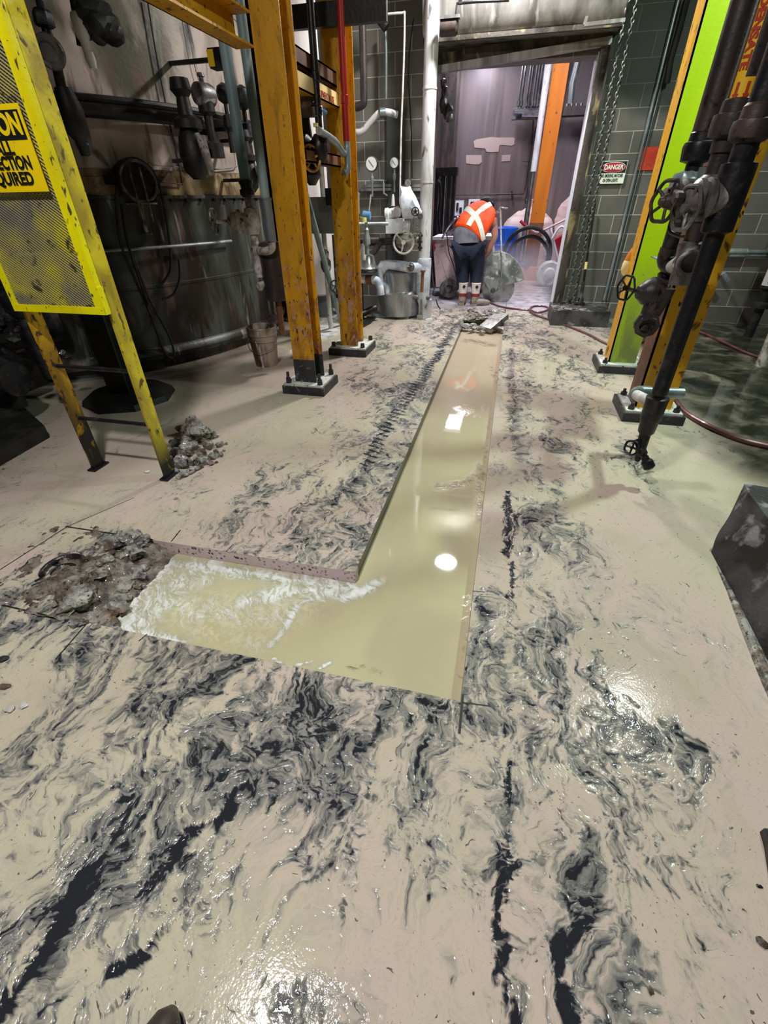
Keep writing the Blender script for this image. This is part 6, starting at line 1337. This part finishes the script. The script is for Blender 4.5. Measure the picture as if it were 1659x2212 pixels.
# bracket channel and lower-left valve with union nut
Yb = 3.5
a, b = P(1438,580,Yb), P(1505,583,Yb)
T = Thing('support_bracket', 'grey steel channel bracket holding the pipes off the near right column', 'bracket', a)
T.part('channel', MB().box((a.x-.02,Yb-.02,a.z-.035),(b.x+.08,Yb-.014,a.z+.035)).box((a.x-.02,Yb-.02,a.z+.029),(b.x+.08,Yb+.35,a.z+.035)), 'galv', smooth=0)
c = P(1410,632,3.35)
T = Thing('globe_valve', 'dark globe valve with open union nut facing out, low on the lime column', 'valve', c)
z0 = c.z
T.part('bonnet', MB().lathe(c+Vector((.06,.02,0)),(-1,-.15,0),[(0,.075),(.05,.078),(.055,.085),(.075,.085),(.08,.078),(.11,.07),(.13,.05),(.15,.035)],22), 'castgrey').data.materials[0] = MT['brownpipe']
T.part('body', MB().tube([c+Vector((.05,.01,.03)),c+Vector((.045,.01,-.02)),c+Vector((.02,0,-.14)),c+Vector((.0,-.01,-.22))],[.075,.07,.055,.058],18), 'brownpipe')
T.part('upper_pipe', MB().cyl(c+Vector((.06,.02,0)),Vector((x3+.02,Y3,zb3-.08)),.04,n=14), 'black')
un = P(1396,702,3.28)
T.part('union_nut', MB().lathe(un+Vector((.02,.10,.0)),(-.15,-1,-.05),[(0,.05),(.02,.062),(.05,.075),(.09,.075),(.092,.062),(.12,.058),(.122,.045),(.09,.042),(.089,.003)],8), 'brownpipe')
st_ = T.part('stem', MB().cyl(c+Vector((-.08,-.01,0)),P(1352,622,3.3),.012,n=10), 'castgrey'); T.part('handwheel', wavy_wheel_mb(P(1352,622,3.3),(-1,-.6,.1),.068,.006), 'black', parent=st_)
c = P(1360,565,5.36); T = Thing('wall_lamp', 'small amber-topped white lamp glass peeking out left of the lime column', 'lamp', c)
T.part('glass', MB().lathe(c-Vector((0,0,.13)),(.12,0,1),[(0,.02),(.02,.05),(.06,.068),(.11,.07),(.14,.062)],18), 'labelpale'); T.part('amber_cap', MB().lathe(c+Vector((.015,0,.005)),(.12,0,1),[(0,.064),(.05,.058),(.10,.04),(.13,.018),(.15,.014)],18), 'orange'); T.part('arm', MB().cyl(c+Vector((.02,0,.05)),c+Vector((.12,-.05,.05)),.012,n=8), 'black')
# conduits, pipes and pail on the far right
for i, (py, r) in enumerate(((544,.026),(552,.018))):
    a, b = P(1575,py,7.55), P(1680,py+2,7.55); single('wall_pipe', MB().cyl((a.x-.1,7.55,a.z),(b.x+1.5,7.55,a.z),r,n=12).cyl((a.x,7.55,a.z),(a.x+.2,7.55,a.z),r*1.5,n=12), 'galv', ('upper','lower')[i]+' of the two pale pipes running level on the wall at the right edge', 'pipe', a)
single('sensor_tip', MB().cyl(P(1562,590,7.4),P(1572,607,7.4),.035,n=12).cyl(P(1562,590,7.4),P(1562,590,7.4)+Vector((0,.3,.02)),.02,n=8), 'galv', 'stubby pale cylinder poking out on the wall right of the yellow column', 'sensor', P(1570,605,7.4))
T = Thing('white_pipe', 'slanting pale pipe on a black foot at the right edge of the photo', 'pipe', P(1650,650,6.9))
a = P(1650,600,6.9); T.part('pipe_run', MB().cyl((a.x+.1,6.9,P(1650,620,6.9).z),(a.x+.1,6.9,5),.09,n=18), 'whitepipe'); T.part('foot', MB().lathe((a.x+.1,6.9,P(1650,665,6.9).z),(0,0,1),[(0,.10),(.05,.10),(.07,.06),(.2,.07),(.22,.10),(.25,.10)],16).cyl((a.x+.1,6.9,0),(a.x+.1,6.9,P(1650,660,6.9).z),.05), 'dark')
c = F(1625,790); c = Vector((c.x+.10,c.y,0)); zt_ = 1.5*(1-c.y/F(1655,683).y)
T = Thing('white_post', 'white paint-streaked short post standing in the wet floor at the right edge', 'post', c)
T.part('post', MB().lathe(c,(0,0,1),[(0,.075),(.42,.085),(.425,.095),(.45,.095),(.46,.085),(.48,.095),(.5,.095),(.52,.085),(.60,.085),(.605,.02)],22), 'encrust'); T.part('wire', MB().torus(c+Vector((0,0,.34)),(.1,.1,1),.088,.004,24,5), 'steel')
# dark concrete wedge, right foreground
T = single('concrete_barrier', MB(), 'barrier', 'x', 'block', (0,0,0)) if False else None
q = [F(1536,1190), F(1660,1445), F(1860,1900), F(2150,1500), F(1800,1100)]
top_c = F(1605,1052); 
g0, g1 = F(1536,1192), F(1668,1452); dr = (g1-g0); dr.z = 0; dr.normalize(); nr_ = Vector((-dr.y,dr.x,0)); 
if nr_.x < 0: nr_ = -nr_
zt4 = .30; tp = F(1605,1045,zt4)
mb = MB(); far_ = 1.1
a0, a1 = g0-dr*.0, g0+dr*1.6
ins = (tp-g0).dot(nr_); al = (tp-g0).dot(dr); print('barrier', g0, g1, tp, ins, al)
b0 = [a0, a1, a1+nr_*far_, a0+nr_*far_]
t0 = [a0+nr_*ins+dr*al+Vector((0,0,zt4)), a1+nr_*ins+Vector((0,0,zt4)), a1+nr_*far_+Vector((0,0,zt4)), a0+nr_*far_+dr*al+Vector((0,0,zt4))]
bm = bmesh.new(); vv = [bm.verts.new(v) for v in b0+t0]; bm.faces.new(vv[4:]); [bm.faces.new((vv[i],vv[(i+1)%4],vv[(i+1)%4+4],vv[i+4])) for i in range(4)]
bmesh.ops.subdivide_edges(bm, edges=bm.edges[:], cuts=18, use_grid_fill=True)
for v in bm.verts:
    if v.co.z > .01: v.co += Vector((mnoise.noise(v.co*6),mnoise.noise(v.co*6+Vector((9,0,0))),mnoise.noise(v.co*6+Vector((0,9,0)))))*.014
bm.faces.ensure_lookup_table(); mb = MB(); bm.verts.index_update(); mb.add([v.co.copy() for v in bm.verts], [[v.index for v in f.verts] for f in bm.faces]); bm.free()
single('concrete_block', mb, 'barrier', 'dark weathered sloping concrete block at the right edge of the floor', 'block', g0, smooth=30)
single('mud_ridge', MB().tube([g0+dr*.12+Vector((-.005,0,0)),g0+dr*.3-nr_*.008,g0+dr*.5-nr_*.018,g0+dr*.8-nr_*.03,g0+dr*1.2-nr_*.035],[.006,.012,.02,.028,.03],8), 'rock', 'grey crusted mud ridge along the foot of the dark concrete block', 'mud', g0+dr*.3, kind='stuff')

# ================================================================== FLOOR DEBRIS
rx, ry = np.arange(SX0-.62, SX0+.16, .012), np.arange(TY0-.02, SY1+.03, .012); rv, rf = [], []; idx = {}
def mudh(x, y):
    c0 = F(245,1265); d = Vector(((x-c0.x+.10)/.40, (y-c0.y)/.30, 0)).length
    h = .045*max(0, 1-d)+.030*mnoise.noise(Vector((x*9,y*9,0)))+.02*mnoise.noise(Vector((x*26,y*26,4)))+.010*mnoise.noise(Vector((x*60,y*60,9))) - .008
    if x > SX0: h = h*(1-(x-SX0)/.16)-.07*(x-SX0)/.16-.01
    return h
# rubble closing the left end of the short trench leg
spec = [(205,1322,.06),(235,1300,.065),(262,1270,.075),(285,1245,.075),(300,1215,.06),(315,1190,.06),(290,1190,.085),(262,1200,.06),(175,1300,.085),(160,1325,.045),(190,1335,.04),(215,1340,.04),(235,1330,.035),(250,1250,.055),(225,1255,.05),(210,1280,.04),(240,1225,.04),
        (195,1265,.035),(180,1345,.03),(165,1348,.03),(150,1300,.03),(255,1300,.05),(272,1295,.04),(228,1315,.03),(280,1225,.03),(270,1180,.035),(245,1195,.025),(232,1208,.022),(200,1240,.022),(220,1235,.02),(185,1255,.02),(140,1318,.025),(130,1300,.022),(245,1345,.03),(205,1355,.025),(170,1275,.022),(155,1280,.025),(120,1310,.02),(290,1168,.025),(208,1185,.02),(320,1210,.03),(300,1265,.04),(270,1320,.035),(250,1180,.018)]
for i, (px, py, r) in enumerate(spec):
    onw = py < 1345 and px > 225; z0_ = -.09 if px > 250 else 0.0; c = F(px, py, max(z0_,-.06)); c.z = z0_+r*.35
    inh = holes(c.x, c.y); 
    if inh: c.z = -.055+r*.15
    else: c.z = max(0, mudh(c.x, c.y))+r*.25
    single('concrete_chunk', MB().rock(c, (r*1.0,r*.85,r*.6), seed=300+i, sub=3 if r > .05 else 2, flat=.9, rough=.5), ('rock','rock','rubmud')[i%3 if r < .05 else 0], {6:'large wet concrete chunk against the pink sawn trench wall',8:'largest wet concrete chunk at the lower left of the trench rubble'}.get(i,'smaller wet concrete chunk in the rubble closing the left trench end'), 'rubble', (c.x,c.y,c.z), None if i in (6,8) else 'concrete chunks at the left end of the trench', smooth=25)
for j in range(len(ry)):
    for i in range(len(rx)): rv.append((rx[i], ry[j], mudh(rx[i], ry[j])))
for j in range(len(ry)-1):
    for i in range(len(rx)-1):
        a = j*len(rx)+i; q_ = [a, a+1, a+len(rx)+1, a+len(rx)]
        if max(rv[k][2] for k in q_) > -.004 or rx[i] > SX0-.02: rf.append(q_)
single('rubble_mud', MB().add(rv, rf), 'rubmud', 'brown mud and grit spread round the concrete chunks left of the trench', 'mud', (SX0-.2,1.25,0), kind='stuff', smooth=60)
# black half ring and its inner stub
a, b = F(92,1248), F(185,1215); cc = F(142,1240); 
T = Thing('half_ring', 'wet black half ring standing out of the floor mud left of the trench', 'ring', cc)
R0 = (b-a).length/2; m0 = (a+b)/2; ux = (b-a).normalized(); uy = Vector((-ux.y,ux.x,0))
T.part('ring', MB().tube([m0+ux*R0*math.cos(t)+uy*R0*1.0*math.sin(t)+Vector((0,0,.012)) for t in np.linspace(-.05,PI*.98,22)],.014,10).tube([m0-ux*R0*1.0,m0-ux*R0*1.35-uy*.01],.006,6), 'wetblack')
T.part('inner_stub', MB().tube([m0+ux*R0*.45*math.cos(t)-uy*.03+uy*R0*.45*math.sin(t)+Vector((0,0,.012)) for t in np.linspace(.3,PI*.95,14)],.016,10), 'wetblack')
# rubble plug at the far end of the long leg, with one tilted slab
for i in range(70):
    rnd = random.Random(500+i); x = rnd.uniform(TX0+.04,TX1-.04); y = rnd.uniform(6.75,7.7) if i > 8 else rnd.uniform(6.6,6.9); r = rnd.uniform(.03,.085); zz = -.03+.07*min(1,max(0,(y-6.7)/.5)) + (0 if y < TY1 else .02)
    single('concrete_chunk', MB().rock((x,y,zz),(r,r*.9,r*.65),600+i,2), 'rock', 'broken concrete chunk in the rubble at the far trench end, behind the person', 'rubble', (x,y,zz), 'concrete chunks at the far end of the trench', smooth=25)
a, b = F(1052,706,.0), F(1086,680,.10)
single('concrete_slab_piece', MB().beam(Vector((a.x-.02,6.75,-.02)),Vector((b.x,7.05,.12)),.20,.07,up=(-.3,-.5,.8)), 'rock', 'long tilted concrete slab piece on top of the rubble at the far trench end', 'slab', (a.x,6.9,0))
# pebbles
for i, (px, py, r, m_, lb_) in enumerate([(20,1533,.022,'white','pale flat pebble at the left edge, larger of the pair'),(52,1525,.018,'white','pale flat pebble just right of the larger left-edge pebble'),(12,1484,.022,'mud','tan stone at the left edge above the pale pebbles'),(8,1425,.022,'base','dark stone at the left edge, topmost of those there'),
     (378,1943,.009,'castgrey','shiny grey pebble in the slurry, left foreground'),(1243,1968,.010,'castgrey','round glassy pebble in the dark smear, right foreground'),(1405,2140,.010,'mud','tan pebble in the right foreground'),(1640,1915,.008,'black','tiny black stone near the right edge'),(1645,2035,.014,'mud','tan stone at the right edge low down'),(318,1020,.02,'white','pale flat stone on the floor left of the ladder foot'),(1190,1635,.008,'castgrey','small clear pebble on the dark diagonal smear'),
     (1020,675,.02,'white','pale chip')][:11]):
    c = F(px, py); single('pebble', MB().rock((c.x,c.y,r*.25),(r,r*.75,r*.4),40+i,2,rough=.2), m_, lb_, 'stone', c)
# boot toe of whoever stands at the bottom edge, and the black tool tip on the right
c = F(372,2212); T = Thing('work_boot', 'rounded dark brown boot toe poking in at the bottom edge', 'boot', (c.x,c.y-.12,0))
T.part('upper', MB().tube([(c.x,c.y+.020,.030),(c.x,c.y+.005,.036),(c.x,c.y-.03,.042),(c.x,c.y-.09,.052),(c.x,c.y-.16,.062),(c.x,c.y-.21,.070),(c.x,c.y-.23,.13),(c.x,c.y-.23,.20)],[.012,.030,.043,.045,.042,.045,.050,.052],16), 'brownpipe', smooth=60)
T.part('sole', MB().prism([(c.x+.046*math.cos(t),c.y-.03+.05*math.sin(t) if math.sin(t) > 0 else c.y-.22+.05*math.sin(t),0) for t in np.linspace(0,2*PI,25)[:-1]],(0,0,.014)), 'rubber')
a, b = F(1641,1797), F(1668,1900); single('black_tool', MB().prism([a, F(1650,1830), F(1662,1905), F(1740,1960), F(1740,1800)],(0,0,.025)), 'black', 'black flat tool edge lying at the right edge of the floor', 'tool', a, smooth=0)
bpy.context.view_layer.update()
